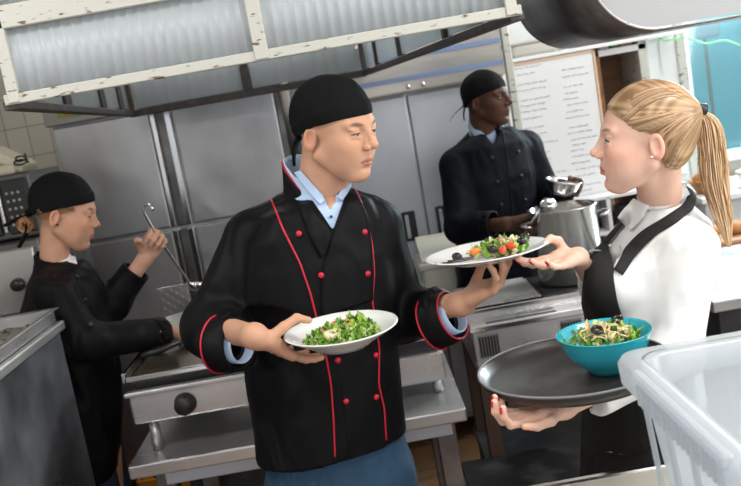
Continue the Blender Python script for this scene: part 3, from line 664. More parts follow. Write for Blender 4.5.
for x in (-.72,-.2):
    for y in (2.55,3.0): MB().lathe((x,y,.852), [(0,0),(.018,0),(.014,.093),(0,.093)], 16).build('foot', STEEL, gr, True)
hb = P(160,362,2.75); tag(MB().tube([A(hb[0]-.05,2.74,1.092), A(hb[0]+.0,2.76,1.094), A(hb[0]+.06,2.80,1.10)], [.016,.018,.012], 10, flat=.7).bar((hb[0]+.05,2.79,1.092), (hb[0]+.16,2.86,1.084), .07, .003).build('spatula', BLKP, None, True), 'black spatula lying on the dark griddle plate', 'spatula')
fr = thing('fryer', (.02,2.8,.85), 'stainless countertop fryer with dark basket opening beside the griddle', 'fryer')
MB().box((-.14,2.58,.895), (.155,3.04,.985), .006, seg=2).build('fryer_body', STEEL, fr); MB().box((-.13,2.60,.985), (.145,3.02,1.03), .004).build('upper_case', BLKM, fr)
MB().box((-.14,2.57,1.028), (.155,3.04,1.045), .004).build('top_plate', STEEL, fr)
for i in range(4): MB().tube([(-.10+.0*i,2.62+.1*i,1.055), (.12,2.62+.1*i,1.055)], .007).build('rack_bar', BLKM, fr)
for x in (-.11,.125):
    for y in (2.62,3.0): MB().lathe((x,y,.852), [(0,0),(.016,0),(.013,.045),(0,.045)], 16).build('foot', STEEL, fr, True)

# ---- pot beside the chef, and textured steel plate
pt = thing('cooking_pot', (-.52,3.25,.0), 'shiny steel pot behind the sleeve of the chef with red piping', 'pot')
def pot(c, r, h, par, m, lipr=.008, handles=True, t=.004):
    MB().lathe(c, [(0,.002),(r*.93,0),(r,.012),(r,h-.004),(r+lipr,h),(r+lipr,h+.004),(r-t,h+.003),(r-t,.014),(0,.008)], 56).build('pot_body', m, par, True)
    if handles:
        for s in (-1, 1): MB().tube([c+A(s*r,-.045,h*.82), c+A(s*(r+.04),-.04,h*.85), c+A(s*(r+.045),0,h*.86), c+A(s*(r+.04),.04,h*.85), c+A(s*r,.045,h*.82)], .006).build('handle', CHROME, par, True)
pc = P(190,318,3.3); pt.location = (pc[0],3.3,1.0); ROOTS[pt.name] = tuple(pt.location); pot(A(pc[0],3.3,pc[2]-.16), .13, .16, pt, CHROME)
sv = thing('side_stove', (pc[0],3.4,0), 'dark iron stove under the shiny pot behind the griddle', 'stove')
MB().box((-.80,3.12,.1), (-.1,3.75,pc[2]-.19), .006).build('stove_body', BLKM, sv); MB().box((-.80,3.12,pc[2]-.19), (-.1,3.75,pc[2]-.163), .004).build('stove_top', DSTEEL, sv)
for x in (-.76,-.14): MB().box((x-.02,3.16,0), (x+.02,3.2,.1), .002).build('leg', DSTEEL, sv)
pp = P(175,298,3.62); tp = MB().box((pp[0]-.062,3.60,pc[2]-.162), (pp[0]+.065,3.606,pp[2]+.055), .003, seg=2)
for i in range(6):
    for q in range(9): tp.bar((pp[0]-.05+i*.02,3.598,pp[2]-.10+q*.018), (pp[0]-.04+i*.02,3.598,pp[2]-.09+q*.018+(.0 if (i+q) % 2 else -.018)), .003, .003, bev=0, up=(0,1,0))
tag(tp.build('steel_plate', mat('tread_steel', (.6,.6,.6), .35, .9)), 'upright pale steel plate with raised tread pattern behind the pot', 'plate')

# ---- right stove with grill, big pot
st = thing('gas_range', (.62,3.45,0), 'stainless range with slotted vents in front of the standing cook', 'range')
MB().box((.30,3.12,.72), (.98,3.57,.885), .005).build('range_body', STEEL, st)
MB().box((.28,3.19,.88), (1.0,3.60,.925), .005, seg=2).build('range_top', STEEL, st)
MB().box((.36,3.145,.883), (.62,3.175,.8875), .001).build('drip_slot', BLKP, st); MB().box((.295,3.105,.872), (.985,3.13,.892), .003).build('front_lip', CHROME, st)
MB().box((.28,3.185,.92), (.98,3.22,.935), .003).build('front_lip', CHROME, st)
MB().box((.60,3.23,.923), (.97,3.58,.93), .002).build('hob_plate', BLKM, st)
gm = MB()
for i in range(22): gm.box((.30,3.23+i*.0165,.925), (.585,3.238+i*.0165,.935), .001)
gm.build('grill_grate', STEEL, st)
for cx in (P(489,341,3.12)[0], P(571,323,3.12)[0]):
    v = MB().box((cx-.038,3.113,.772), (cx+.038,3.119,.858), .001).build('vent', mat('grey_vent', (.3,.3,.3), .5, .5), st); q = MB()
    for i in range(7): q.box((cx-.036+i*.0105,3.108,.778), (cx-.031+i*.0105,3.114,.852), .0005)
    q.build('vent_slot', BLKP, v)
MB().ball(P(483,331,3.11), (.008,.006,.008)).build('bolt', mat('brass', (.5,.35,.1), .3, 1), st, True)
for x in (.325,.95):
    for y in (3.15,3.58): MB().box((x-.025,y-.025,0), (x+.025,y+.025,.72), .002).build('leg', mat('rusty_leg', (.06,.03,.022), .6), st)
MB().box((.29,3.2,.30), (.98,3.62,.33), .003).build('under_shelf', BLKM, st)
ov = thing('oven_cart', (.6,2.9,0), 'low black cart below the serving tray', 'cart')
MB().box((.18,2.62,.40), (1.05,3.05,.43), .004).build('cart_top', mat('worn_black_sheet', (.012,.012,.014), .35, .2, noise=((9,9,9), (.05,.05,.05), .5, .7)), ov)
for x in (.22,1.0):
    for y in (2.66,3.0): MB().box((x-.015,y-.015,0), (x+.015,y+.015,.40), .002).build('leg', BLKM, ov)
sp = thing('stock_pot', (.74,3.41,.932), 'big stainless stock pot on the range beside the server', 'pot')
bc = P(571,268,3.4); bt = P(571,206,3.4); pot(A(bc[0],3.41,.932), .128, bt[2]-.932, sp, mat('polished_pot_steel', (.66,.65,.63), .2, .95), .006)
ld = thing('ladle', (bc[0],3.4,bt[2]), 'steel ladle resting in the big stock pot held by the standing cook', 'ladle')
lc_ = P(548,207,3.32); V = MB(); V.lathe(lc_, [(0,.035),(.02,.031),(.033,.018),(.038,0),(.035,0),(.03,.015),(.018,.028),(0,.032)], 28, axis=(.15,-.25,1)); V.build('ladle_bowl', CHROME, ld, True)
MB().tube([lc_+A(-.03,0,.0), P(532,222,3.34), P(516,226,3.38)], .005).build('ladle_handle', CHROME, ld, True)

# ---- low shelving behind the pot
s2 = thing('shelf_unit', (1.1,4.5,0), 'white low shelf unit with dark pans behind the stock pot', 'shelf unit')
for z in (.3,.62,.88,1.06): MB().box((.80,4.42,z), (1.6,4.56,z+.018), .002).build('shelf', WHITE, s2)
for x in (.81,1.2,1.59): MB().box((x-.01,4.42,0), (x+.01,4.56,1.07), .002).build('upright', WHITE, s2)
for i, (x, w, h, c) in enumerate(((.86,.12,.1,(.03,.03,.03)), (1.03,.12,.12,(.12,.05,.03)), (1.24,.14,.11,(.03,.03,.035)), (1.42,.13,.12,(.5,.5,.5)))):
    t_ = MB(); t_.lathe((x+w/2,4.49,.899), [(0,0),(w*.42,0),(w*.46,h*.9),(w*.48,h),(w*.43,h),(w*.4,.01),(0,.01)], 28); tag(t_.build('saucepan', mat('pan_%s' % 'abcd'[i], c, .35, .4), None, True), ('black','rust brown','dark grey','pale steel')[i]+' saucepan on the white shelf unit', 'saucepan', 'saucepans on the low shelf')

# ---- right rear counter
rc = thing('steel_counter', (1.6,3.4,0), 'stainless worktop behind the shoulder of the server', 'counter')
MB().box((1.08,2.88,.86), (2.6,4.0,.90), .005, seg=2).build('worktop', STEEL, rc); MB().box((1.12,2.95,.1), (2.56,3.95,.86), .004).build('cabinet_body', BLKM, rc)
for x in (1.16,2.5):
    for y in (3.0,3.9): MB().box((x-.02,y-.02,0), (x+.02,y+.02,.1), .002).build('leg', DSTEEL, rc)
r2_ = thing('back_counter', (2.1,4.55,0), 'cluttered back counter under the window', 'counter')
MB().box((1.62,4.3,.97), (2.9,4.84,1.0), .003).build('worktop', WHITE, r2_); MB().box((1.65,4.35,.0), (2.88,4.84,.97), .003).build('cabinet_body', WHITE, r2_)
cl = [(1.72,4.45,'basket',(.45,.2,.07),.1,.07), (1.94,4.42,'bowl',(.6,.6,.6),.09,.08), (2.12,4.45,'saucepan',(.05,.05,.055),.09,.12), (2.33,4.45,'bowl',(.75,.8,.8),.1,.1)]
for i, (x, y, nm, c, rr, h) in enumerate(cl):
    tag(MB().lathe((x,y,1.001), [(0,0),(rr*.6,0),(rr*.95,h*.8),(rr,h),(rr*.93,h),(rr*.55,.01),(0,.01)], 28).build(nm, mat('clutter_%s' % 'abcd'[i], c, .35, .3), None, True), ('brown wicker basket of bread on','dull steel bowl standing on','black saucepan in the middle of','white bowl at the far side of')[i]+' the cluttered back counter', nm)
tag(MB().ball((1.72,4.45,1.07), (.08,.06,.045), nu=20, nv=12).build('bread_loaf', mat('bread', (.45,.2,.06), .7), None, True), 'brown bread loaf in the wicker basket', 'bread')
bs = thing('bread_board', (1.55,3.75,.9), 'wooden board with two rolls at the rear edge of the stainless worktop', 'board')
MB().box((1.38,3.65,.901), (1.62,3.92,.918), .004).build('board_slab', mat('board_wood', (.4,.2,.09), .5), bs)
for i, x in enumerate((1.44,1.55)): tag(MB().ball((x,3.78,.943), (.045,.05,.03), nu=18, nv=10).build('bread_roll', mat('bread'), None, True), 'golden roll on the wooden board, '+('nearer the pony tail','farther from the pony tail')[i], 'bread roll', 'rolls on the board')
# ---------------------------------------------------------------- front counter and plastic container
fc = thing('front_counter', (1.1,1.35,0), 'stainless counter edge at the bottom right under the clear container', 'counter')
MB().box((.22,.75,.86), (2.4,1.765,.90), .006, seg=2).build('worktop', mat('pale_worktop', (.55,.53,.47), .35, .2), fc); MB().box((.22,1.755,.845), (2.4,1.775,.905), .004).build('edge', CHROME, fc)
for x in (.28,2.3):
    for y in (.85,1.7): MB().box((x-.025,y-.025,0), (x+.025,y+.025,.86), .003).build('leg', STEEL, fc)
MB().box((.25,.8,.25), (2.36,1.7,.27), .003).build('under_shelf', STEEL, fc)
ct = thing('plastic_container', (.75,1.25,.9), 'large frosted clear plastic container with thick ribbed rim on the front counter', 'container')
def rrect(x0, x1, y0, y1, r, n=6):
    o = []
    for cx, cy, a in ((x1-r,y1-r,0), (x0+r,y1-r,90), (x0+r,y0+r,180), (x1-r,y0+r,270)):
        for i in range(n+1): t = math.radians(a+90*i/n); o.append((cx+r*math.cos(t), cy+r*math.sin(t)))
    return o
def loops(seq):
    V = []; F = []; n = None
    for (x0, x1, y0, y1, r, z) in seq:
        L = rrect(x0, x1, y0, y1, r); n = len(L); V += [(x, y, z) for x, y in L]
    for k in range(len(seq)-1): F += [[k*n+i, k*n+(i+1) % n, (k+1)*n+(i+1) % n, (k+1)*n+i] for i in range(n)]
    return V, F, n
X0, X1, Y0, Y1, ZB, ZT = .392, 1.0, .90, 1.47, .902, 1.255
def g(e, z, r=.04): return (X0+e, X1-e, Y0+e, Y1-e, r, z)
V, F, n = loops([g(.045,ZB,.03), g(.012,ZT-.045), g(.012,ZT-.01), g(.018,ZT), g(.024,ZT-.01), g(.027,ZT-.05), g(.055,ZB+.006,.03)])
F.append(list(range(n))[::-1]); F.append([6*n+i for i in range(n)])
MB().add(V, F).build('container_wall', PLAST, ct, True)
V, F, n = loops([g(.012,ZT-.05), g(-.006,ZT-.052), g(-.016,ZT-.046), g(-.018,ZT-.012), g(-.012,ZT-.001), g(.006,ZT+.004), g(.014,ZT)])
MB().add(V, F).build('rim', PLAST, ct, True)
ri = MB()
for i in range(18): ri.box((X0-.023,Y0+.13+i*.018,ZT-.046), (X0-.012,Y0+.139+i*.018,ZT-.004), .002)
ri.box((X0-.024,Y0+.11,ZT-.012), (X0-.008,Y0+.46,ZT+.008), .004); ri.build('handle_grip', PLAST, ct, False)
for i in range(5): MB().bar((X0+.022+.004*i*0,Y0+.1+i*.1,ZB+.03), (X0+.004,Y0+.1+i*.1,ZT-.06), .02, .006).build('rib', PLAST, ct)
for i in range(5): MB().bar((X0+.1+i*.1,Y1-.022,ZB+.03), (X0+.1+i*.1,Y1-.004,ZT-.06), .02, .006, up=(0,1,0)).build('rib', PLAST, ct)
lid_ = thing('container_latch', (0.9,1.2,.91), 'dark bottle standing inside the frosted clear container', 'bottle')
MB().lathe((.80,1.33,.912), [(0,0),(.03,0),(.032,.01),(.032,.17),(.012,.21),(.012,.25),(0,.25)], 24).build('bottle_glass', BLKP, lid_, True); lid_.name = 'bottle'; ROOTS['bottle'] = ROOTS['container_latch']

oc = Zp(124,474,.28); oc[0] = max(oc[0], -1.04); cr = thing('crate', (oc[0],oc[1],0), 'orange plastic crate on the tiled floor behind the low table', 'crate')
OG = mat('orange_plastic', (.75,.28,.02), .5); ox, oy = oc[0], oc[1]
MB().box((ox-.16,oy-.14,0), (ox+.16,oy+.14,.015), .003).build('crate_base', OG, cr)
for lo, hi in (((-.16,-.14),(.16,-.128)), ((-.16,.128),(.16,.14)), ((-.16,-.14),(-.148,.14)), ((.148,-.14),(.16,.14))):
    for z in (0,.1,.2): MB().box((ox+lo[0],oy+lo[1],z), (ox+hi[0],oy+hi[1],z+.085), .003).build('side_slat', OG, cr)
# ---------------------------------------------------------------- tray, plates, bowls
def dish(nm, c, prof, m, label, cat, sx=1., sy=1., axis=(0,0,1)):
    return tag(MB().lathe(c, prof, 72, sx=sx, sy=sy, axis=axis).build(nm, m, None, True), label, cat)
TRC = P(571,370,1.80); TRC = A(TRC[0]+.004, 1.80, TRC[2]+.002)
tray = dish('serving_tray', TRC-A(0,0,.012), [(0,.002),(.172,0),(.187,.012),(.194,.021),(.197,.023),(.198,.020),(.192,.008),(.175,-.005),(0,-.004)], mat('black_tray_plastic', (.028,.024,.023), .33, 0, rn=((14,14,14), .28, .5), noise=((8,8,8), (.04,.033,.03), .4, .7)), 'large round black serving tray carried by the server in white', 'tray')
MB().tube([TRC+A(.196*math.cos(t*math.pi/36), .196*math.sin(t*math.pi/36), .0115) for t in range(73)], .0028, 6, caps=False).build('rim', mat('worn_grey_rim', (.2,.2,.2), .4), tray, True)
BW = TRC+A(.070,-.018,-.009); BR2 = .0975
TEAL = mat('turquoise_glaze', (.03,.4,.5), .15, 0, **{'Coat Weight': .6})
bowl = dish('salad_bowl', BW, [(0,.004),(.036,.004),(.038,0),(.042,0),(.046,.008),(.066,.022),(.085,.048),(.094,.078),(.0965,.083),(.0975,.081),(.093,.078),(.082,.05),(.062,.026),(.04,.013),(0,.011)][::1], TEAL, 'turquoise bowl of noodle salad on the round black tray', 'bowl')
PL1 = P(341,331,1.83); PL1[2] += .004
pl1 = dish('deep_plate', PL1+A(0,0,-.036), [(0,.003),(.05,.003),(.052,0),(.056,0),(.07,.010),(.10,.027),(.117,.037),(.1205,.0395),(.1208,.041),(.117,.0415),(.10,.032),(.072,.016),(.05,.009),(0,.008)], PORC, 'deep white plate of frisee salad held in front of the chef at his waist', 'plate', axis=(.02,-.03,1))
PL2 = P(486,252,1.96)
pl2 = dish('oval_plate', PL2+A(0,0,-.016), [(0,.003),(.07,.003),(.074,0),(.078,0),(.1,.008),(.13,.017),(.1375,.019),(.138,.021),(.13,.0205),(.1,.013),(.078,.008),(0,.007)], PORC, 'white plate with olives and sauce stripes passed from chef to server', 'plate', sx=1., sy=.9)
def leafmesh(mb, c, L, w, d, up, curl, r, frill=.2):
    """one frilled leaf: centre line bending up, wavy edge"""
    d = nrm(d); s = nrm(np.cross(d, up)); u = np.cross(s, d); n, k = 7, 5; V = []
    for i in range(n):
        t = i/(n-1); ph = curl*t; p = c+d*L*(math.sin(ph)/max(curl, .01))+u*L*((1-math.cos(ph))/max(curl, .01)); ww = w*math.sin(math.pi*(t*.85+.12))**.7
        for j in range(k):
            a = (j/(k-1)-.5)*2; V.append(p+s*ww*a*(1+r.uniform(-frill, frill))+u*(abs(a)**2*ww*.4+r.uniform(-1, 1)*ww*frill*(.3+abs(a))))
    mb.add(V, [[i*k+j, i*k+j+1, (i+1)*k+j+1, (i+1)*k+j] for i in range(n-1) for j in range(k-1)])
def greens(nm, c, rx, ry, h, n, cols, label, par=None, L=(.02,.04), w=(.005,.011), seed=1, frill=.45):
    r = random.Random(seed); mb = MB(); cc = []
    for i in range(n):
        a = r.uniform(0, 2*math.pi); q = math.sqrt(r.random()); x, y = rx*q*math.cos(a), ry*q*math.sin(a); hz = h*(1-q**2)*r.uniform(.3, 1)
        d = A(r.uniform(-1, 1), r.uniform(-1, 1), r.uniform(0, .9)); n0 = mb.n
        leafmesh(mb, c+A(x, y, hz), r.uniform(*L), r.uniform(*w), d, A(r.uniform(-.4,.4), r.uniform(-.4,.4), 1), r.uniform(.2, 1.8), r, frill)
        col = np.array(r.choice(cols))*r.uniform(.75, 1.2); cc += [col]*(mb.n-n0)
    lm = mat('salad_leaf', (.2,.4,.05), .5, 0, vcol=1, **{'Transmission Weight': 0.0})
    o = mb.build(nm, lm, par, True, col=np.clip(np.array(cc), 0, 1)); return tag(o, label, 'salad', kind='stuff')
GR = [(.14,.32,.03), (.28,.5,.06), (.42,.58,.12), (.06,.2,.02), (.2,.42,.05), (.55,.66,.28)]
q = PL1+A(0,0,-.024)
greens('frisee_salad', q+A(.0,.0,0), .075, .062, .028, 420, GR, 'curly green frisee leaves on the deep white plate', L=(.012,.030), w=(.0022,.006), seed=2, frill=.95)
greens('frisee_salad', q+A(.03,.02,.005), .035, .028, .035, 170, GR[:4], 'taller tuft of curly dark greens at the far side of the deep plate', L=(.010,.026), w=(.002,.0055), seed=5, frill=.95)
for i, (dx, dy, s) in enumerate(((-.018,-.035,1), (.012,.03,.8))):
    b = MB(); R = np.array(Matrix.Rotation(.5+i, 3, 'Z')@Matrix.Rotation(.5, 3, 'X')); b.box((q[0]+dx-.016*s,q[1]+dy-.011*s,q[2]+.016), (q[0]+dx+.016*s,q[1]+dy+.011*s,q[2]+.032), .005, R, 2); tag(b.build('chicken_piece', mat('chicken', (.72,.62,.42), .5), None, True), ('larger pale chicken piece at the front of the frisee salad','smaller pale chicken piece half hidden in the frisee salad')[i], 'chicken')
nut = MB()
for i in range(26): a = random.uniform(0, 6.3); rr = math.sqrt(random.random()); nut.ball(q+A(.066*rr*math.cos(a), .052*rr*math.sin(a), .03*(1-rr*rr)+.012), (.004,.003,.0025), nu=6, nv=4)
tag(nut.build('crumbs', mat('toasted_crumb', (.5,.25,.08), .6)), 'toasted brown crumbs over the frisee salad', 'crumbs', kind='stuff')
# salad on the oval plate
q = P(499,249,1.95); q[2] = PL2[2]-.006
greens('mixed_salad', q, .062, .05, .022, 170, GR+[(.75,.55,.35), (.8,.7,.4)], 'mixed salad leaves on the plate with sauce stripes', L=(.014,.03), w=(.003,.008), seed=8, frill=.6)
OL = mat('black_olive', (.012,.01,.014), .2); TO = mat('tomato', (.7,.06,.012), .25)
for i, (x, y, lab) in enumerate(((456,250.5,'lone black olive beside the sauce stripes on the plate'), (493,253,'black olive at the front of the mixed salad'), (489,242,'black olive at the back of the mixed salad'), (523,249,'black olive at the right end of the mixed salad, in front'), (526,244,'black olive at the right end of the mixed salad, behind'))):
    c = P(x, y, 1.955+(246-y)*.009); c[2] = PL2[2]+(.010 if i == 0 else .016); b = MB(); b.ball(c, (.0115,.009,.009), frame((.2,.3,1)), 18, 10); o = tag(b.build('olive', OL, None, True), lab, 'olive', 'olives on the plate with sauce stripes')
for i, (x, y, lab) in enumerate(((475,249,'small orange tomato wedge at the left end of the mixed salad'), (503,254,'red tomato wedge at the front of the mixed salad'), (511,250,'larger red tomato wedge beside the front olives'))):
    c = P(x, y, 1.93+(246-y)*.008); c[2] = PL2[2]+.016; b = MB(); b.ball(c, (.013,.008,.0075), np.array(Matrix.Rotation(.4+i, 3, 'Z')), 16, 10); tag(b.build('tomato_wedge', TO if i else mat('orange_tomato', (.8,.2,.02), .3), None, True), lab, 'tomato', 'tomato wedges in the mixed salad')
ss = MB()
for i, (a, b) in enumerate((((434,262),(448,264)), ((441,257.5),(474,262)), ((447,256),(480,260)), ((453,254.5),(478,256)))):
    p0, p1 = P(*a, 1.93), P(*b, 1.93); p0[2] = p1[2] = PL2[2]-.0015+.001; p0 = A(p0[0], 1.90+i*.014, PL2[2]-.002+(.006 if i < 1 else .003)); p1 = A(p1[0], 1.915+i*.014, PL2[2]-.005)
    m = (p0+p1)/2; ss.tube([p0, m-A(0,0,.001), p1], [.0042,.0026,.0008], 8, flat=.5)
tag(ss.build('sauce_stripes', OL, None, True), 'dark balsamic stripes on the white plate passed between them', 'sauce', kind='stuff')
# salad in the turquoise bowl
q = BW+A(0,0,.055)
greens('noodle_salad', q, .07, .07, .035, 190, GR+[(.7,.55,.3), (.75,.65,.35)], 'green leaves heaped in the turquoise bowl', L=(.015,.034), w=(.003,.008), seed=11, frill=.6)
nd = MB(); r = random.Random(4)
for i in range(70):
    a = r.uniform(0, 6.3); rr = .05*math.sqrt(r.random()); p = q+A(rr*math.cos(a), rr*math.sin(a), .036*(1-(rr/.08)**2)); d = A(r.uniform(-1,1), r.uniform(-1,1), 0); e = A(-d[1], d[0], 0)
    nd.tube([p+d*.018*t+e*.008*math.sin(t*3+i)+A(0,0,.005-.008*t*t) for t in (-1,-.5,0,.5,1)], .0017, 5)
tag(nd.build('noodles', mat('noodle', (.78,.62,.35), .4), None, True), 'pale noodles in the turquoise bowl', 'noodles', kind='stuff')
for i, (dx, dy) in enumerate(((-.02,-.03), (.035,.015))):
    b = MB(); t = [q+A(dx,dy,.042)+A(.009*math.cos(a), .009*math.sin(a), .004*math.sin(a)) for a in np.linspace(0, 2*math.pi, 20)]; b.tube(t, .004, 8, caps=False); tag(b.build('olive_slice', OL, None, True), ('ring of black olive at the front of the noodle salad','ring of black olive at the back of the noodle salad')[i], 'olive slice')
def bounds(pts, m=.13): p = np.array(pts); return p.min(0)-m, p.max(0)+m
def lpts(L): zs, cx, cy, rx, ry = L; return [(cx[i]-rx[i], cy[i]-ry[i], zs[i]) for i in range(len(zs))]+[(cx[i]+rx[i], cy[i]+ry[i], zs[i]) for i in range(len(zs))]
def cuff_open(f, C, d, r, depth=.05, t=.006):
    """a sleeve mouth: flat end with a hollow behind it"""
    d = nrm(d); f.cone(C-d*depth, C+d*.05, r-t, r-t, k=0, op='sub')
def sleeve(f, S, E, C, r, k=.035, end=.012):
    f.cone(S, E, r[0], r[1], k=k); f.cone(E, C, r[1], r[2], k=.02)
def mouth_cut(f, C, d, r):
    d = nrm(d); f.cone(C+d*(r*1.0+.002), C+d*.09, r*1.02+.004, r*1.15+.01, k=.0, op='sub')
def ringtube(C, d, r, t, m, parent, name='piping'):
    R = frame(d); n = 40; pts = [C+R[:, 0]*r*math.cos(2*math.pi*i/n)+R[:, 1]*r*math.sin(2*math.pi*i/n) for i in range(n+1)]
    return MB().tube(pts, t, 6, caps=False).build(name, m, parent, True)
def cuffring(C, d, r, L, m, parent, name='shirt_cuff'):
    return MB().lathe(C-nrm(d)*.02, [(r,0),(r,L+.02),(r-.002,L+.022),(r-.004,L+.02),(r-.004,0)], 40, axis=d).build(name, m, parent, True)
def flatcut(f, C, d, r, t=.007):
    """cut the sleeve square at C (only near the mouth)"""
    d = nrm(d); lo, hi = C-(r+.09), C+(r+.09); sl, x, y, z = f.reg(lo, hi)
    px, py, pz = x-C[0], y-C[1], z-C[2]; a = px*d[0]+py*d[1]+pz*d[2]; q = np.sqrt(np.maximum(px*px+py*py+pz*pz-a*a, 0))
    sub = np.maximum(np.maximum(-a, q-(r+.03)), a-(r+.07)); f.F[sl] = np.maximum(f.F[sl], -sub)
    sub = np.maximum(q-(r-t), -a-.045); f.F[sl] = np.maximum(f.F[sl], -sub)
def tricut(f, pix, ymax, grow=0.):
    """open a neckline: wedge through three photo points, down to depth ymax"""
    rs = [ray(*p) for p in pix]; ns = [nrm(np.cross(rs[i], rs[(i+1) % 3])) for i in range(3)]; c = sum(rs)
    x = f.ax[0][:, None, None]; y = f.ax[1][None, :, None]; z = f.ax[2][None, None, :]; d = y-ymax+0*x+0*z
    for n in ns:
        if n.dot(c) > 0: n = -n
        d = np.maximum(d, x*n[0]+y*n[1]+(z-CAMZ)*n[2])
    f.F = np.maximum(f.F, -d)
def shoe(x, y, yaw, m, parent):
    b = MB(); R = np.array(Matrix.Rotation(yaw, 3, 'Z')); b.ball(A(x,y,.045)+R@A(0,-.06,0), (.048,.14,.045), R, 18, 10); b.box(A(x,y,0)+R@A(0,-.06,0)-A(.045,.045,0), A(x,y,.02)+R@A(0,-.06,0)+A(.045,.045,0), .008); b.build('shoe', m, parent, True)

# ================================================================ chef with red piping
SK = (.55,.305,.20)
C1 = P(336,129.5,2.03); R1 = ypr(52,-10,0)
NB = P(320,204,2.085)
V1 = [head(C1, R1, .95, h=.0016, skin=SK, lip=(.42,.16,.12), brow=(.12,.06,.035), iris=(.12,.14,.12), lid=.4, jaw=1.0, neck=(NB,.053), nosew=1.12, nosel=1.0, hairc=(.32,.2,.14,.35), lipf=.75)]
S_r, E_r, Cf_r, W_r = P(250,241,2.11), P(213,327,2.06), P(238,344,1.925), P(256,337,1.80)
S_l, E_l, Cf_l, W_l = P(376,228,2.11), P(404,316,2.19), P(451,316,2.03), P(463,303,1.985)
V1.append(hand(W_r, P(279,349,1.845)-W_r, A(-.1,-.3,1), False, .93, curl=((8,14,8),(8,14,8),(8,14,10),(8,16,10)), spread=(2,-2,-7,-13), thumb=((.35,.45,1.1),(.55,.35,1.0),(.9,.5,.25)), skin=SK, nail=(.68,.42,.33), forearm=(E_r,.031,.044)))
V1.append(hand(W_l, P(500,281,1.95)-W_l, A(-.35,-.05,1), True, .98, curl=((30,28,15),(34,30,15),(36,30,18),(40,34,20)), spread=(12,3,-7,-16), thumb=((.5,.8,.3),(.7,.6,.5),(.8,.3,.6)), skin=SK, nail=(.68,.42,.33), forearm=(E_l,.030,.046)))
HP = P(338,452,2.08)
tk = trunk([(NB+A(.02,-.035,-.02), NB+A(.03,-.045,-.12), .05, .05), (NB+A(0,.0,-.06), HP+A(0,0,.05), .07, .09), (NB+A(0,.01,-.08), S_r, .05, .04), (NB+A(0,.01,-.08), S_l, .05, .04), (S_r, E_r, .04, .035), (S_l, E_l, .04, .035), (HP, A(-.26,2.1,.5), .08, .055), (HP, A(-.02,2.1,.5), .08, .055), (A(-.26,2.1,.5), A(-.27,2.13,.08), .055, .035), (A(-.02,2.1,.5), A(0,2.13,.08), .055, .035)], SK)
chef = person('person', V1, A(-.14,2.1,0), 'person in black jacket with red piping and blue trousers holding two plates', tk)
L1 = lv([(286,201,354,189),(262,216,374,196),(246,240,386,215),(241,272,393,245),(241,330,397,302),(247,390,402,362),(254,432,404,405),(256,458,407,431)], 2.08, [.07,.095,.118,.128,.13,.13,.132,.135])
f = Fld(*bounds(lpts(L1)+[S_r,E_r,Cf_r,S_l,E_l,Cf_l,P(312,165,2.08)]), .0052)
f.loft(*L1, yaw=.25, k=0)
f.cone(NB-A(.035,-.01,.012), S_r+A(.012,0,.012), .066, .055, k=.03); f.cone(NB-A(-.02,-.01,.03), S_l-A(.01,0,-.003), .062, .058, k=.04)
f.cone(S_r, E_r, .064, .070, k=.03); f.cone(E_r, Cf_r+nrm(W_r-Cf_r)*.02, .070, .060, k=.03)
f.cone(S_l, E_l, .060, .064, k=.03); f.cone(E_l, Cf_l+nrm(W_l-Cf_l)*.02, .064, .060, k=.03)
d_r = nrm(A(.82,-.50,-.02)); d_l = nrm(P(475,303,1.99)-Cf_l+A(.02,-.01,0)); flatcut(f, Cf_r-d_r*.018, d_r, .064); flatcut(f, Cf_l-d_l*.018, d_l, .060)
f.cone(NB+A(-.002,-.002,-.03), P(312,150,2.08), .060, .063, k=0, op='sub')
f.cut(NB+A(0,0,.045), (0,0,1))
tricut(f, [(306,190),(352,174),(333,231)], 2.04)
jk, jt, JV, JQ = garment('chef_jacket', f, BLACKC, chef, .0055, 3, 13)
f = Fld(NB-A(.14,.18,.13), NB+A(.14,.14,.14), .0028); f.loft(*L1, yaw=.25, k=0, grow=-.011); f.cone(NB-A(0,0,.03), NB+A(-.003,0,.10), .066, .061, k=.02)
f.cut(P(303,167,2.085), nrm(A(.35,-.5,1))); f.cone(NB+A(0,0,-.03), NB+A(-.005,0,.14), .056, .057, k=0, op='sub'); tricut(f, [(312,172),(345,172),(330,211)], 2.03)
sh1, sht, _, _ = garment('shirt', f, SHIRTB, chef, .0015, 5)
pz = lambda x, y: float(P(x, y, 2.085)[2])
NCj = P(320,190,2.085)
collar('collar', NCj, [-38,0,60,120,180,215,245], [pz(357,192),pz(352,178),pz(340,163),pz(310,155),pz(290,161),pz(294,174),pz(306,197)], [.04,.06,.07,.075,.08,.10,.075], .0655, .088, BLACKC, jk, RED, tilt=(-.12,0))
collar('shirt_collar', NCj, [-45,0,60,120,180,215,250], [pz(350,187),pz(350,176),pz(340,160),pz(310,152),pz(292,159),pz(297,170),pz(309,191)], [.03,.05,.05,.05,.05,.05,.03], .0605, .067, SHIRTB, sh1, tilt=(-.12,0))
f = Fld(NB-A(.14,.18,.13), NB+A(.14,.14,.14), .006); f.loft(*L1, yaw=.25, k=0, grow=-.010); f.cone(NB-A(0,0,.03), NB+A(-.005,0,.10), .064, .060, k=.03); LV_, LQ_ = f.mesh(2); sht = bvh(LV_, LQ_)
for pl, pr in ((((296,172),(301,181),(309,193),(320,206)), ((301,170),(309,179),(318,190),(325,202))), (((352,182),(350,188),(347,195),(342,202)), ((346,182),(344,186),(340,191),(336,199)))):
    ribbon('shirt_collar', jt if False else sht, pl, pr, SHIRTB, sh1, off=.006, thick=.004, step=2.5, nw=6)
for a in ((317,196),(331,217)): button(sht, a[0], a[1], mat('navy_button', (.02,.04,.15), .4), sh1, .0035)
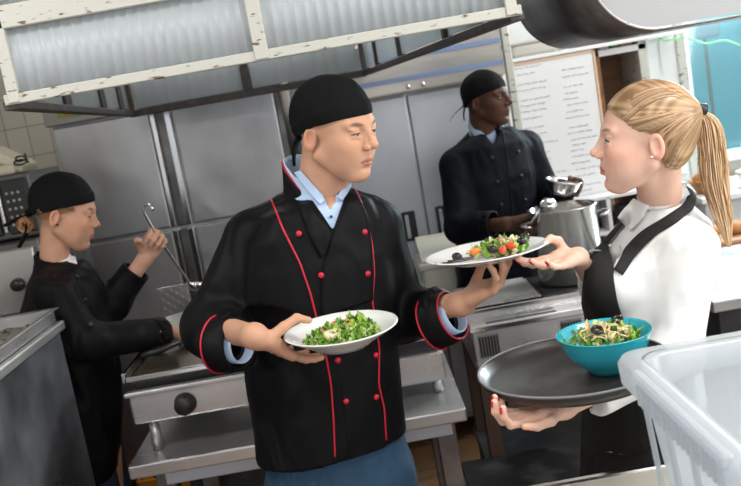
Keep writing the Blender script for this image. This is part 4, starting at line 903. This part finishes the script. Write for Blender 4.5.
for pts in ([(266,185),(274,206),(283,229),(300,263),(310,292),(317,320),(326,356),(331,385),(333.5,420),(335,457)], [(353,186),(360,200),(366,216),(372,246),(374,273),(372,300),(375,325),(379,346),(378.5,385),(384,408),(386,440)]):
    piping(jt, pts, jk)

ribbon('front_panel', jt, ((351,193),(343,212),(334,232),(326,256),(322,276),(321,300),(322,318)), ((355,193),(361,203),(367,216),(371,246),(373,273),(372,290),(372,300)), BLACKC, jk, off=.0035, thick=.003, step=3, nw=10)
ribbon('lapel', jt, ((304,198),(318,214),(332,231),(326,252)), ((297,193),(300,214),(308,235),(322,258)), BLACKC, jk, off=.004, thick=.003, step=3, nw=6)
piping(jt, [(356,192),(347,212),(334,232),(326,256),(322,276),(321,310),(333,350),(341,385),(346,425),(348,450)], jk, .0016, -.0004, BLACKC, 'flap_edge'); piping(jt, [(305,198),(318,214),(333,231)], jk, .002, 0, BLACKC, 'flap_edge')
for x, y in ((299,234),(364,232),(321,275),(367,273.5),(337.5,360),(375,355),(345.5,401),(375.5,397)): button(jt, x, y, RED, jk, .0072)
for C_, d_, r_ in ((Cf_r, d_r, .064), (Cf_l, d_l, .0645)):
    MB().lathe(C_, [(r_-.012,-.052),(r_-.001,-.052),(r_,-.048),(r_-.001,-.02),(r_-.005,.004),(r_-.008,.006),(r_-.012,.003),(r_-.014,-.008),(.030,-.012)], 48, axis=d_).build('cuff', BLACKC, jk, True); ringtube(C_-d_*.051, d_, r_+.0005, .0024, RED, jk)
ringtube(Cf_l+d_l*.005, d_l, .0575, .0022, RED, jk)


cuffring(Cf_r, d_r, .043, .012, SHIRTB, sh1); cuffring(Cf_l, d_l, .044, .014, SHIRTB, sh1)
cap(C1, R1, .95, chef, CAPC, tails=(([(-.108,-.01,-.015),(-.118,-.02,-.05),(-.11,-.03,-.09)], [.012,.017,.012]), ([(-.108,.01,-.015),(-.128,.0,-.045),(-.125,-.012,-.075)], [.01,.014,.01])), seed=2)
# trousers
hz = [HP+A(.0,0,z) for z in (.03,-.10)]
f = Fld((-.5,1.85,.02), (.25,2.32,1.02), .008)
wz = float(L1[0][0]); wx = float(L1[1][0])
f.loft([wz-.13, wz-.04, wz+.05], [wx+.005]*3, [2.085]*3, [.185,.172,.165], [.125,.12,.118], yaw=.2, k=0)
for sx, tx in ((-.095,-.12), (.095,.11)):
    f.cone(A(wx+sx,2.08,wz-.1), A(wx+tx,2.07,.48), .092, .068, k=.012); f.cone(A(wx+tx,2.07,.48), A(wx+tx*1.05,2.12,.07), .068, .055, k=.02)
tr_, tt, _, _ = garment('trousers', f, JEANS, chef, .006, 7, 16)
piping(tt, [(325,462),(322,472),(318,486)], tr_, .0016, 0, JEANS, 'seam'); piping(tt, [(270,465),(283,474),(287,486)], tr_, .0016, 0, JEANS, 'seam')
for tx in (-.125,.115): shoe(wx+tx, 2.12, .3, BLKP, chef)

# ================================================================ blonde server
SK2 = (.76,.47,.36)
C2 = P(645,138,1.95); R2 = ypr(-102,7,0)
NB2 = P(661,207,2.03)
V2 = [head(C2, R2, .985, SK2, h=.0016, lip=(.62,.16,.15), brow=(.28,.17,.09), iris=(.12,.2,.22), lid=.75, jaw=.88, female=True, neck=(NB2,.043), nosew=.8, lipf=1.0, nosel=1.0)]
Sn, En, Wn = P(690,248,1.945), P(676,354,1.90), A(.318,1.712,1.082)
Sf, Ef, Cf, Wf = P(664,240,2.2), P(612,302,2.27), P(593,267,2.07), P(577,257,1.99)
NAILR = (.75,.01,.02)
V2.append(hand(Wn, A(-.085,-.02,.008), A(-.05,-.12,1), True, .88, curl=((4,50,30),(4,52,30),(5,54,30),(6,56,30)), spread=(8,2,-4,-10), thumb=((.65,.6,-.05),(.95,.15,-.1),(1,-.1,.1)), skin=SK2, nail=NAILR, forearm=(En,.025,.036), nailp=.001))
V2.append(hand(Wf, P(553,262,1.945)-Wf, A(-.15,-.35,.93), False, .88, curl=((2,14,12),(2,14,12),(4,16,12),(6,18,14)), spread=(8,2,-4,-9), thumb=((.5,.3,.85),(.9,-.1,.3),(1,-.3,-.15)), skin=SK2, nail=NAILR, forearm=(Ef,.025,.036), nailp=.001))
H2 = P(650,440,2.09)
tk = trunk([(NB2-A(0,0,.08), H2, .06, .08), (NB2-A(0,0,.08), Sn, .04, .035), (NB2-A(0,0,.08), Sf, .04, .035), (Sn, En, .035, .03), (Sf, Ef, .035, .03), (H2, H2+A(0,-.08,-.5), .08, .05), (H2, H2+A(0,.08,-.5), .08, .05), (H2+A(0,-.08,-.5), A(H2[0],2.01,.08), .05, .032), (H2+A(0,.08,-.5), A(H2[0],2.17,.08), .05, .032)], SK2)
srv = person('person', V2, A(H2[0],2.09,0), 'person in white shirt and black apron holding a tray and reaching for a plate', tk)
L2 = lv([(640,214,694,205),(620,232,706,217),(602,262,710,243),(590,290,706,270),(588,316,698,297),(596,350,690,333),(590,400,696,381),(588,440,704,420)], 2.08, [.07,.13,.165,.16,.15,.13,.155,.165])
f = Fld(*bounds(lpts(L2)+[Sn,En,Wn,Sf,Ef,Cf]), .0052)
f.loft(*L2, k=0); 
f.ell(P(612,285,2.0), (.065,.07,.07), k=.03); f.ell(P(606,280,2.15), (.065,.07,.07), k=.03)
f.cone(NB2-A(0,.02,.04), Sn+A(0,0,.002), .05, .054, k=.04); f.cone(NB2-A(0,-.02,.04), Sf, .05, .05, k=.04)
f.cone(Sn, En, .058, .053, k=.025); f.cone(En, P(598,398,1.80), .053, .038, k=.03); f.cone(Sf, Ef, .053, .048, k=.02); f.cone(Ef, Cf, .046, .045, k=.02)
flatcut(f, Cf, nrm(Wf-Cf), .046); dn = nrm(Wn-En); flatcut(f, P(580,397,1.82)-dn*.005, dn, .038)
f.cone(NB2-A(0,0,.05), P(655,190,2.03), .062, .052, k=.015); f.cone(NB2-A(0,0,.03), P(650,170,2.03), .050, .053, k=0, op='sub')
f.cut(P(655,194,2.03), nrm(A(-.38,-.1,1)))
f.cone(P(612,216,2.03), P(640,205,2.03), .016, .02, k=.01, op='sub')
bl, bt_all, BV, BQ = garment('shirt', f, SHIRTW, srv, .0045, 11, 15)
f = Fld(*bounds(lpts(L2)), .006); f.loft(*L2, k=0); f.ell(P(612,285,2.0), (.065,.07,.07), k=.03); f.ell(P(606,280,2.15), (.065,.07,.07), k=.03); f.cone(NB2-A(0,.02,.04), Sn+A(0,0,.002), .05, .054, k=.04); f.cone(NB2-A(0,-.02,.04), Sf, .05, .05, k=.04); f.cone(NB2-A(0,0,.05), P(655,190,2.03), .062, .052, k=.015)
TV, TQ = f.mesh(1); bt = bvh(TV, TQ)
ribbon('shirt_collar', bt, ((636,198),(625,207),(618,218)), ((650,205),(645,218),(632,232)), SHIRTW, bl, off=.007, thick=.003, step=3, nw=6)
ribbon('shirt_collar', bt, ((638,196),(650,198),(668,190),(684,183)), ((648,210),(662,210),(678,202),(690,194)), SHIRTW, bl, off=.005, thick=.003, step=3, nw=6)
APR = mat('black_apron_cloth', (.012,.012,.012), .85, 0, bump=((15,15,8), .35, .02))
ap = ribbon('apron', bt, ((608,238),(598,246),(589,262),(586,282),(584,305),(586,330),(588,352),(584,385),(582,420),(580,470),(578,500)), ((614,270),(613,276),(615,288),(617,300),(621,312),(630,328),(650,345),(672,375),(690,400),(700,450),(702,500)), APR, srv, off=.006, thick=.004, step=4, nw=14)
ribbon('strap', bt, ((683,184),(690,193),(684,203),(668,217),(650,227),(636,239),(624,253),(614,270)), ((692,190),(697,198),(692,211),(676,225),(658,235),(645,247),(633,261),(622,276)), APR, ap, off=.006, thick=.004, step=3, nw=5)
ribbon('strap', bt, ((624,219),(614,229),(603,241)), ((628,223),(619,233),(609,246)), APR, ap, off=.007, thick=.004, step=3, nw=3)
for x, y in ((611,246),): button(bt, x, y, WHITE, bl, .004)
f = Fld((H2[0]-.28,1.8,.02), (H2[0]+.28,2.36,1.12), .009)
f.loft([.55,.8,P(650,425,2.08)[2]-.02,P(650,400,2.08)[2]], [H2[0]-.0]*4, [2.08]*4, [.165,.165,.15,.13], [.2,.2,.18,.155], k=0)
ak, _, _, _ = garment('apron_skirt', f, APR, srv, .008, 4, 12)
f = Fld((H2[0]-.2,1.85,.02), (H2[0]+.2,2.3,.7), .01)
for s in (-.08,.08): f.cone(H2+A(0,s,-.35), A(H2[0],2.09+s,.08), .08, .05, k=0)
garment('trousers', f, DNAVY, srv, .003, 4)
for s in (-.09,.09): shoe(H2[0], 2.09+s, -1.55, BLKP, srv)
# hair
f = Fld((-.16,-.11,-.1), (.13,.11,.15), .0024)
f.ell((-.014,0,.037), (.1030,.0825,.0905), k=0); f.ell((-.048,0,.002), (.060,.068,.075), k=.02); f.ell((-.035,0,-.03), (.055,.066,.052), k=.015); f.ell((-.098,0,.05), (.016,.022,.022), k=.02)
x = f.ax[0][:, None, None]; y = f.ax[1][None, :, None]; z = f.ax[2][None, None, :]
zl = np.interp(x.ravel(), [-.15,-.11,-.08,-.065,-.040,-.028,-.015,.005,.035,.06,.082,.1,.12], [.0,-.03,-.06,-.07,-.062,-.035,.0,.008,.012,.03,.052,.078,.1])[:, None, None]+0*y
f.F = f.F+.0072*np.clip(1-(z-zl)/.03, 0, 1)*(x > -.03)
f.F = np.maximum(f.F, (zl-z)*.75); f.ell((-.01,0,.036), (.092,.0745,.08), k=0, op='sub')
HV, HQ = f.mesh(1); tie = A(-.113,0,.058)
def haircol(V):
    a = np.arctan2(V[:, 2]-.058, V[:, 0]+.125); b = np.arctan2(V[:, 1], V[:, 0]+.135); t = np.clip(.5+.28*np.sin(47*a+3*np.sin(13*a))+.28*np.sin(41*b+3*np.sin(11*b)), 0, 1)
    return np.array((.20,.11,.05))*(1-t[:, None])+np.array((.55,.36,.20))*t[:, None]
hr = link_mesh('hair', C2+(HV@R2.T)*.985, HQ.tolist(), HAIRB, srv, col=haircol(HV))
st_ = MB(); cc = []; r = random.Random(9)
ht = bvh(HV, HQ)
for i in range(800):
    xs = r.uniform(-.06, .1); 
    zs = np.interp(xs, [-.065,-.040,-.028,-.015,.005,.035,.06,.082,.1], [-.07,-.062,-.035,.0,.008,.012,.03,.052,.078])+r.uniform(.0,.014)
    sgn = r.choice((-1, -1, 1)); d = A(0, sgn, 0)
    if xs > .07 or r.random() < .3: ang = r.uniform(-1.3, 1.3); xs = .099-.008*abs(ang); p0 = A(.092*math.cos(ang*.75)-.005, .08*math.sin(ang*.85), .078-.028*abs(ang))
    else: p0 = A(xs, sgn*.085, zs)
    pts = []
    for t in np.linspace(0, 1, 12):
        p = p0*(1-t)+tie*t; p = p+A(0, p0[1]*.5*math.sin(math.pi*t), (.05 if p0[2] > .04 else .01)*math.sin(math.pi*t))
        h_ = ht.find_nearest(Vector(p)); q = np.array(h_[0]); nn = np.array(h_[1]); 
        if nn.dot(q-A(-.01,0,.02)) < 0: nn = -nn; q = q+nn*.007
        pts.append(q+nn*.0014)
    pts = np.array(pts)
    for _ in range(2): pts[1:-1] = (pts[:-2]+2*pts[1:-1]+pts[2:])/4
    n0 = st_.n; st_.tube(C2+(pts@R2.T)*.985, [.0006]+[.0012]*10+[.0008], 4, caps=False); c = np.array(r.choice([(.16,.085,.04),(.27,.155,.075),(.55,.37,.21),(.42,.26,.14)])); cc += [c]*(st_.n-n0)
st_.build('hair_strands', HAIRB, hr, True, col=np.array(cc))
T0 = C2+(R2@tie)*.985
MB().tube([T0+A(-.006,0,.0), T0+A(.004,0,-.001), T0+A(.014,0,-.003)], .0125, 16).build('hair_tie', BLKP, hr, True)
pt_ = MB(); cc = []; path = resample(np.array([P(694,112,1.95),P(703,113,1.95),P(711,122,1.96),P(716,150,1.96),P(720,185,1.96),P(726,215,1.96),P(730,247,1.96)]), .012)
prof = np.interp(np.linspace(0, 1, len(path)), [0,.06,.2,.5,.8,1], [.008,.013,.026,.031,.020,.003])
for i in range(340):
    a = r.uniform(0, 6.3); q = math.sqrt(r.random()); ph = r.uniform(0, 6.3); n0 = pt_.n; stop = len(path) if r.random() < .5 else int(len(path)*r.uniform(.7,1))
    off = [(A(math.cos(a), .7*math.sin(a), .1)*prof[k]*q*(1+.12*math.sin(ph+k*.5))-A(.010,0,0)*math.sin(math.pi*k/len(path))) for k in range(len(path))]
    pt_.tube(path[:stop]+np.array(off)[:stop], [.0013]*(stop-1)+[.0003], 4, caps=False); c = np.array(r.choice([(.38,.22,.11),(.6,.4,.22),(.78,.58,.37),(.7,.48,.28)])); cc += [c]*(pt_.n-n0)
pt_.build('ponytail', HAIRB, hr, True, col=np.array(cc))
MB().ball(C2+R2@A(-.004,-.0865*-1 if False else .085,-.034), .0035).build('earring', CHROME, srv, True)

# ================================================================ standing cook at the range
SK3 = (.085,.036,.022)
C3 = P(487,99,3.75); R3 = ypr(52,0,0); NB3 = P(485,134,3.78)
V3 = [head(C3, R3, .95, SK3, lip=(.13,.05,.04), brow=(.02,.012,.01), iris=(.02,.012,.01), lid=.6, jaw=1.03, neck=(NB3,.056), hairc=(.015,.012,.01,.8), nosew=1.35, lipf=1.35, h=.0026)]
S3r, E3r, F3r, W3r = P(456,166,3.74), P(460,228,3.62), P(494,224,3.46), P(508,224,3.42)
S3l, E3l, F3l, W3l = P(526,147,3.86), P(552,206,3.86), P(562,192,3.66), P(566,188,3.62)
fist = ((75,80,40),)*4
V3.append(hand(W3r, A(1,-.1,.05), A(.1,-.6,-.75), False, .98, curl=fist, spread=(3,1,-2,-4), thumb=((.7,.5,.4),(.7,.2,.7),(.6,-.2,.7)), skin=SK3, nail=(.25,.12,.09), forearm=(E3r,.029,.042), h=.0032))
V3.append(hand(W3l, A(.35,-.9,.0), A(-.85,-.2,.35), True, .9, curl=((40,45,30),)*4, spread=(8,2,-4,-9), thumb=((.7,.3,.4),(.8,.1,.6),(.8,-.1,.6)), skin=SK3, nail=(.25,.12,.09), forearm=(E3l,.029,.042), h=.0032))
H3 = P(500,300,3.8)
tk = trunk([(NB3-A(0,0,.06), H3, .07, .09), (NB3-A(0,0,.08), S3r, .04, .04), (NB3-A(0,0,.08), S3l, .04, .04), (S3r, E3r, .04, .035), (S3l, E3l, .04, .035), (H3, A(H3[0]-.1,3.8,.5), .09, .06), (H3, A(H3[0]+.1,3.8,.5), .09, .06), (A(H3[0]-.1,3.8,.5), A(H3[0]-.1,3.82,.08), .06, .04), (A(H3[0]+.1,3.8,.5), A(H3[0]+.1,3.82,.08), .06, .04)], SK3, h=.018)
cook = person('person', V3, A(H3[0],3.8,0), 'person in black jacket and cap standing at the range holding a steel bowl', tk)
L3 = lv([(466,137,512,127),(454,153,526,136),(450,185,536,170),(452,225,538,210),(455,270,540,255),(456,320,542,305)], 3.78, [.075,.115,.135,.135,.13,.14])
f = Fld(*bounds(lpts(L3)+[S3r,E3r,F3r,S3l,E3l,F3l]), .0075)
f.loft(*L3, yaw=.5, k=0); f.cone(NB3-A(.02,0,.04), S3r, .06, .064, k=.04); f.cone(NB3-A(-.02,0,.04), S3l, .06, .062, k=.04)
f.cone(S3r, E3r, .068, .064, k=.03); f.cone(E3r, F3r, .062, .054, k=.03); f.cone(S3l, E3l, .064, .06, k=.03); f.cone(E3l, F3l, .06, .054, k=.03)
flatcut(f, F3r, W3r-F3r, .054, .013); flatcut(f, F3l, W3l-F3l, .054, .013)
f.cone(NB3-A(0,0,.04), NB3+A(0,0,.02), .078, .072, k=.015); f.cone(NB3-A(0,0,.03), NB3+A(-.0,0,.09), .062, .066, k=0, op='sub'); f.cut(NB3+A(0,0,.028), nrm(A(-.25,-.3,1)))
tricut(f, [(478,128),(504,122),(493,146)], 3.72)
j3, t3, _, _ = garment('chef_jacket', f, NAVYC, cook, .006, 21, 11)
f = Fld(*bounds([NB3], .2), .006); f.cone(NB3-A(0,0,.08), NB3+A(.0,0,.012), .085, .066, k=0); f.cone(NB3-A(0,0,.02), NB3+A(0,0,.1), .057, .06, k=0, op='sub'); f.cut(NB3+A(0,0,.03), nrm(A(-.3,-.5,1)))
s3, s3t, _, _ = garment('shirt', f, SHIRTB, cook, 0)
pz3 = lambda x, y: float(P(x, y, 3.78)[2])
collar('shirt_collar', P(486,122,3.78), [-38,0,90,180,215,250], [pz3(504,130),pz3(502,121),pz3(486,112),pz3(468,115),pz3(472,124),pz3(483,134)], [.03,.04,.05,.05,.05,.03], .064, .076, SHIRTB, s3)
for x, y in ((492,158),(497,182),(501,205),(518,152),(521,176),(525,200)): button(t3, x, y, BLKP, j3, .008)
piping(t3, [(503,133),(507,160),(510,190),(512,215)], j3, .003, 0, NAVYC, 'flap_edge')
cap(C3, R3, .96, cook, CAPC, tails=(([(-.108,-.01,-.01),(-.135,-.03,-.03),(-.155,-.05,-.05),(-.165,-.06,-.07)], [.012,.006,.003]), ([(-.108,-.01,-.015),(-.115,-.02,-.05),(-.11,-.03,-.075)], [.012,.014,.008])), h=.0036, seed=5)
f = Fld((H3[0]-.3,3.55,.02), (H3[0]+.3,4.05,1.1), .012); f.loft([.75,.95,1.0], [H3[0]]*3, [3.8]*3, [.17]*3, [.13]*3, k=0)
for s in (-.1,.1): f.cone(A(H3[0]+s*.9,3.8,.85), A(H3[0]+s,3.82,.08), .09, .055, k=.015)
garment('trousers', f, DNAVY, cook, .004, 4)
for s in (-.1,.1): shoe(H3[0]+s, 3.82, .6, BLKP, cook)
sb = P(561,187,3.52); b = MB(); b.lathe(sb-A(0,0,.03), [(0,.0),(.035,.0),(.058,.022),(.068,.05),(.073,.058),(.070,.06),(.064,.05),(.054,.025),(.033,.004),(0,.004)], 36, axis=(.25,-.1,1)); tag(b.build('steel_bowl', CHROME, None, True), 'small shiny steel bowl held above the stock pot by the standing cook', 'bowl')

# ================================================================ young woman with the ladle
SK4 = (.55,.30,.2)
C4 = P(65,212,2.86); R4 = ypr(96,-17,0); NB4 = P(54,262,2.87)
V4 = [head(C4, R4, .97, SK4, lip=(.5,.09,.12), brow=(.1,.05,.03), iris=(.05,.04,.03), lid=.2, jaw=.86, female=True, neck=(NB4,.041), nosew=.75, nosel=.965, lipf=1.05, hairc=(.22,.11,.05,.55), h=.0022)]
S4f, E4f, F4f, W4f = P(66,290,3.0), P(112,304,2.96), P(137,270,2.96), P(146,257,2.96)
S4n, E4n, F4n, W4n = P(54,292,2.70), P(84,342,2.66), P(162,334,2.82), P(173,333,2.86)
V4.append(hand(W4f, P(157,238,2.95)-W4f, A(.25,-1,0), True, .92, curl=((62,85,45),(66,85,45),(70,85,45),(74,85,45)), spread=(2,1,-1,-3), thumb=((.5,.6,.5),(.6,.3,.8),(.5,-.3,.8)), skin=(.66,.38,.27), nail=(.7,.42,.35), forearm=(E4f,.026,.036), h=.0027))
V4.append(hand(W4n, A(1,.1,-.45), A(-.4,0,-1), False, .9, curl=((30,40,25),)*4, skin=SK4, forearm=(E4n,.026,.036), h=.0035))
H4 = P(92,450,2.9)
tk = trunk([(NB4-A(0,0,.06), H4, .06, .08), (NB4-A(0,0,.09), S4f, .04, .04), (NB4-A(0,-.02,.14), S4n-A(0,-.03,.04), .03, .02), (S4f, E4f, .035, .03), (S4n, E4n, .035, .03), (H4, A(H4[0],2.82,.4), .08, .05), (H4, A(H4[0],2.98,.4), .08, .05), (A(H4[0],2.82,.4), A(H4[0],2.82,.08), .05, .035), (A(H4[0],2.98,.4), A(H4[0],2.98,.08), .05, .035)], SK4, h=.016)
girl = person('person', V4, A(H4[0],2.9,0), 'person in black jacket and cap gripping a long ladle, one hand over the griddle', tk)
L4 = lv([(38,268,84,260),(30,282,94,271),(24,310,104,296),(25,345,112,330),(32,390,120,374),(45,430,120,417),(56,480,117,469)], 2.86, [.07,.12,.165,.16,.15,.16,.17])
f = Fld(*bounds(lpts(L4)+[S4f,E4f,F4f,S4n,E4n,F4n]), .0065)
f.loft(*L4, k=0); f.cone(NB4-A(0,.02,.05), S4n, .062, .06, k=.04); f.cone(NB4-A(0,-.02,.05), S4f, .05, .058, k=.04)
f.cone(S4f, E4f, .062, .056, k=.03); f.cone(E4f, F4f, .056, .05, k=.03); f.cone(S4n, E4n, .062, .058, k=.03); f.cone(E4n, F4n, .056, .05, k=.03)
flatcut(f, F4f, W4f-F4f, .05, .012); flatcut(f, F4n, W4n-F4n, .05, .012)
f.cone(NB4-A(0,0,.05), NB4+A(0,0,.02), .07, .06, k=.015); f.cone(NB4-A(0,0,.03), NB4+A(0.01,0,.08), .048, .054, k=0, op='sub'); f.cut(NB4+A(0,0,.024), nrm(A(.35,-.2,1)))
j4, t4, _, _ = garment('chef_jacket', f, BLACKC, girl, .0055, 31, 12)
f = Fld(*bounds([NB4], .2), .005); f.cone(NB4-A(0,0,.1), NB4+A(.0,0,.004), .085, .056, k=0); f.cone(NB4-A(0,0,.02), NB4+A(0,0,.1), .047, .05, k=0, op='sub'); f.cut(NB4+A(0,0,.03), nrm(A(.3,-.4,1)))
s4, s4t, _, _ = garment('shirt', f, SHIRTW, girl, 0)
ribbon('shirt_collar', t4, ((40,243),(50,248),(63,254),(75,258)), ((39,247),(48,253),(62,261),(77,265)), SHIRTW, s4, off=.004, thick=.004, step=2, nw=4)
for x, y in ((76,277),(84,300),(90,325)): button(t4, x, y, BLKP, j4, .008)
cp4 = cap(C4, R4, .99, girl, CAPC, tails=(([(-.105,-.01,-.02),(-.14,-.02,-.035),(-.175,-.025,-.06)], [.016,.022,.018]), ([(-.105,-.03,-.02),(-.10,-.05,-.07),(-.12,-.055,-.12)], [.012,.015,.012])), h=.003, seed=9, rim=(.018,.30,.45))
bn = MB(); bc_ = A(-.112,-.04,-.05); r = random.Random(2); cc = []
for i in range(90):
    a0 = r.uniform(0, 6.3); rr = r.uniform(.010,.026); ph = r.uniform(0, 6.3); n0 = bn.n
    pts = np.array([bc_+A(rr*math.cos(a0+t), .012*math.sin(ph+t*.7)-.006, rr*.95*math.sin(a0+t)) for t in np.linspace(0, 4.2, 16)]); bn.tube(C4+(pts@R4.T)*.95, .0022, 4, caps=False); cc += [np.array(r.choice([(.25,.11,.04),(.38,.18,.07),(.14,.06,.025)]))]*(bn.n-n0)
bn.build('hair_bun', HAIRB, girl, True, col=np.array(cc))
hs = MB(); cc = []
for i in range(60):
    n0 = hs.n; p0 = A(r.uniform(-.04,.045), -.074, 0); p0[2] = .012+.2*max(p0[0],0)+r.uniform(-.006,.008); p1 = p0+A(-.035,-.004,-.012)
    hs.tube(C4+(np.array([p0, (p0+p1)/2+A(0,-.002,0), p1])@R4.T)*.95, .0012, 4); cc += [np.array((.2,.1,.04))]*(hs.n-n0)
hs.build('hair', HAIRB, girl, True, col=np.array(cc))
MB().ball(C4+R4@A(-.004,-.082,-.032), .004).build('earring', BLKP, girl, True)
f = Fld((H4[0]-.3,2.6,.02), (H4[0]+.3,3.2,1.0), .012)
for s in (-.055,.055): f.cone(A(H4[0]-.02,2.9+s,.8), A(H4[0],2.9+s,.08), .105, .06, k=.03)
garment('trousers', f, mat('navy_trousers', (.01,.025,.06), .8), girl, .003, 4)
for s in (-.06,.06): shoe(H4[0], 2.9+s, 1.45, BLKP, girl)
lt = thing('long_ladle', P(190,288,3.1), 'long steel handle with hooked end gripped by the cook beside the refrigerator', 'ladle')
a, b = P(143,210,2.935), P(192,288,3.1); c = P(156,240,2.92); k = P(147,204,2.935)
hk = [P(152.5,211,2.87), P(152,205.5,2.87), P(147.5,203,2.875), P(143.5,205,2.88), P(143,210,2.885)]
MB().tube(resample(np.array(hk+[P(146,216,2.888), P(156,234,2.905), P(190,284,3.02)]), .01), .0048, 8).build('handle_rod', CHROME, lt, True)
eb = P(190,284,3.02); MB().lathe(eb-A(-.01,-.02,.03), [(0,0),(.02,.005),(.038,.03),(.035,.03),(.018,.008),(0,.004)], 24, axis=(.2,.2,1)).build('ladle_bowl', CHROME, lt, True)
# ---------------------------------------------------------------- light and camera
def area(name, loc, tgt, sx, sy, power, col=(1,1,1)):
    l = bpy.data.lights.new(name, 'AREA'); l.shape = 'RECTANGLE'; l.size = sx; l.size_y = sy; l.energy = power; l.color = col
    o = bpy.data.objects.new(name, l); COL.objects.link(o); o.location = loc; o.rotation_euler = (Vector(tgt)-Vector(loc)).to_track_quat('-Z', 'Y').to_euler(); return o
EM = bpy.data.materials.new('added_lamp_glow'); EM.use_nodes = True; e = EM.node_tree.nodes.new('ShaderNodeEmission'); e.inputs[1].default_value = 6; EM.node_tree.links.new(e.outputs[0], EM.node_tree.nodes['Material Output'].inputs[0])
for i, (x, y) in enumerate(((-1.2,1.2), (1.4,1.2), (-.4,4.55), (1.5,3.4))):
    t = thing('added_ceiling_lamp', (x,y,2.9), 'added long ceiling light, '+('above the smeared cabinet','above the front counter','above the refrigerators','above the stainless worktop')[i], 'lamp')  # added lamps out of view, put in to brighten the kitchen
    MB().box((x-.65,y-.09,2.84), (x+.65,y+.09,2.895), .005).build('lamp_housing', WHITE, t); MB().box((x-.62,y-.07,2.825), (x+.62,y+.07,2.84), .002).build('diffuser', EM, t)
    area('added_ceiling_fill', (x,y,2.80), (x,y,0), 1.24, .3, (20,28,10,18)[i], (1,.98,.94))
area('window_daylight', (2.37,4.88,2.12), (1.2,2.5,1.2), 1.0, .3, 60, (.85,.95,1))
area('side_window_daylight', (3.1,1.4,1.9), (.2,2.2,1.3), 2.2, 1.4, 58, (1,.98,.96))
area('front_fill', (1.0,-1.1,2.3), (0,2.4,1.3), 2.6, 1.2, 30, (1,.98,.96))  # added fill light behind the camera, no window stands there
w = bpy.data.worlds.new('World'); SC.world = w; w.use_nodes = True; w.node_tree.nodes['Background'].inputs[0].default_value = (.92,.96,1,1); w.node_tree.nodes['Background'].inputs[1].default_value = .75
area('yard_daylight', (3.5,5.6,3.4), (3,6.2,1.4), 1.5, 1, 10)
cam = bpy.data.cameras.new('camera'); co = bpy.data.objects.new('camera', cam); COL.objects.link(co); SC.camera = co
co.location = (0, 0, CAMZ); cam.sensor_width = 36; cam.lens = FPX/741*36
fw = Vector((0, math.cos(PI_), -math.sin(PI_))); q = fw.to_track_quat('-Z', 'Y').to_matrix()
co.rotation_euler = (q@Matrix.Rotation(-RO, 3, 'Z')).to_euler()
cam.dof.use_dof = True; cam.dof.focus_distance = 2.05; cam.dof.aperture_fstop = 5.0; cam.clip_start = .05
SC.view_settings.view_transform = 'Standard'; SC.view_settings.look = 'None'; SC.view_settings.exposure = 0.1; SC.view_settings.gamma = 1
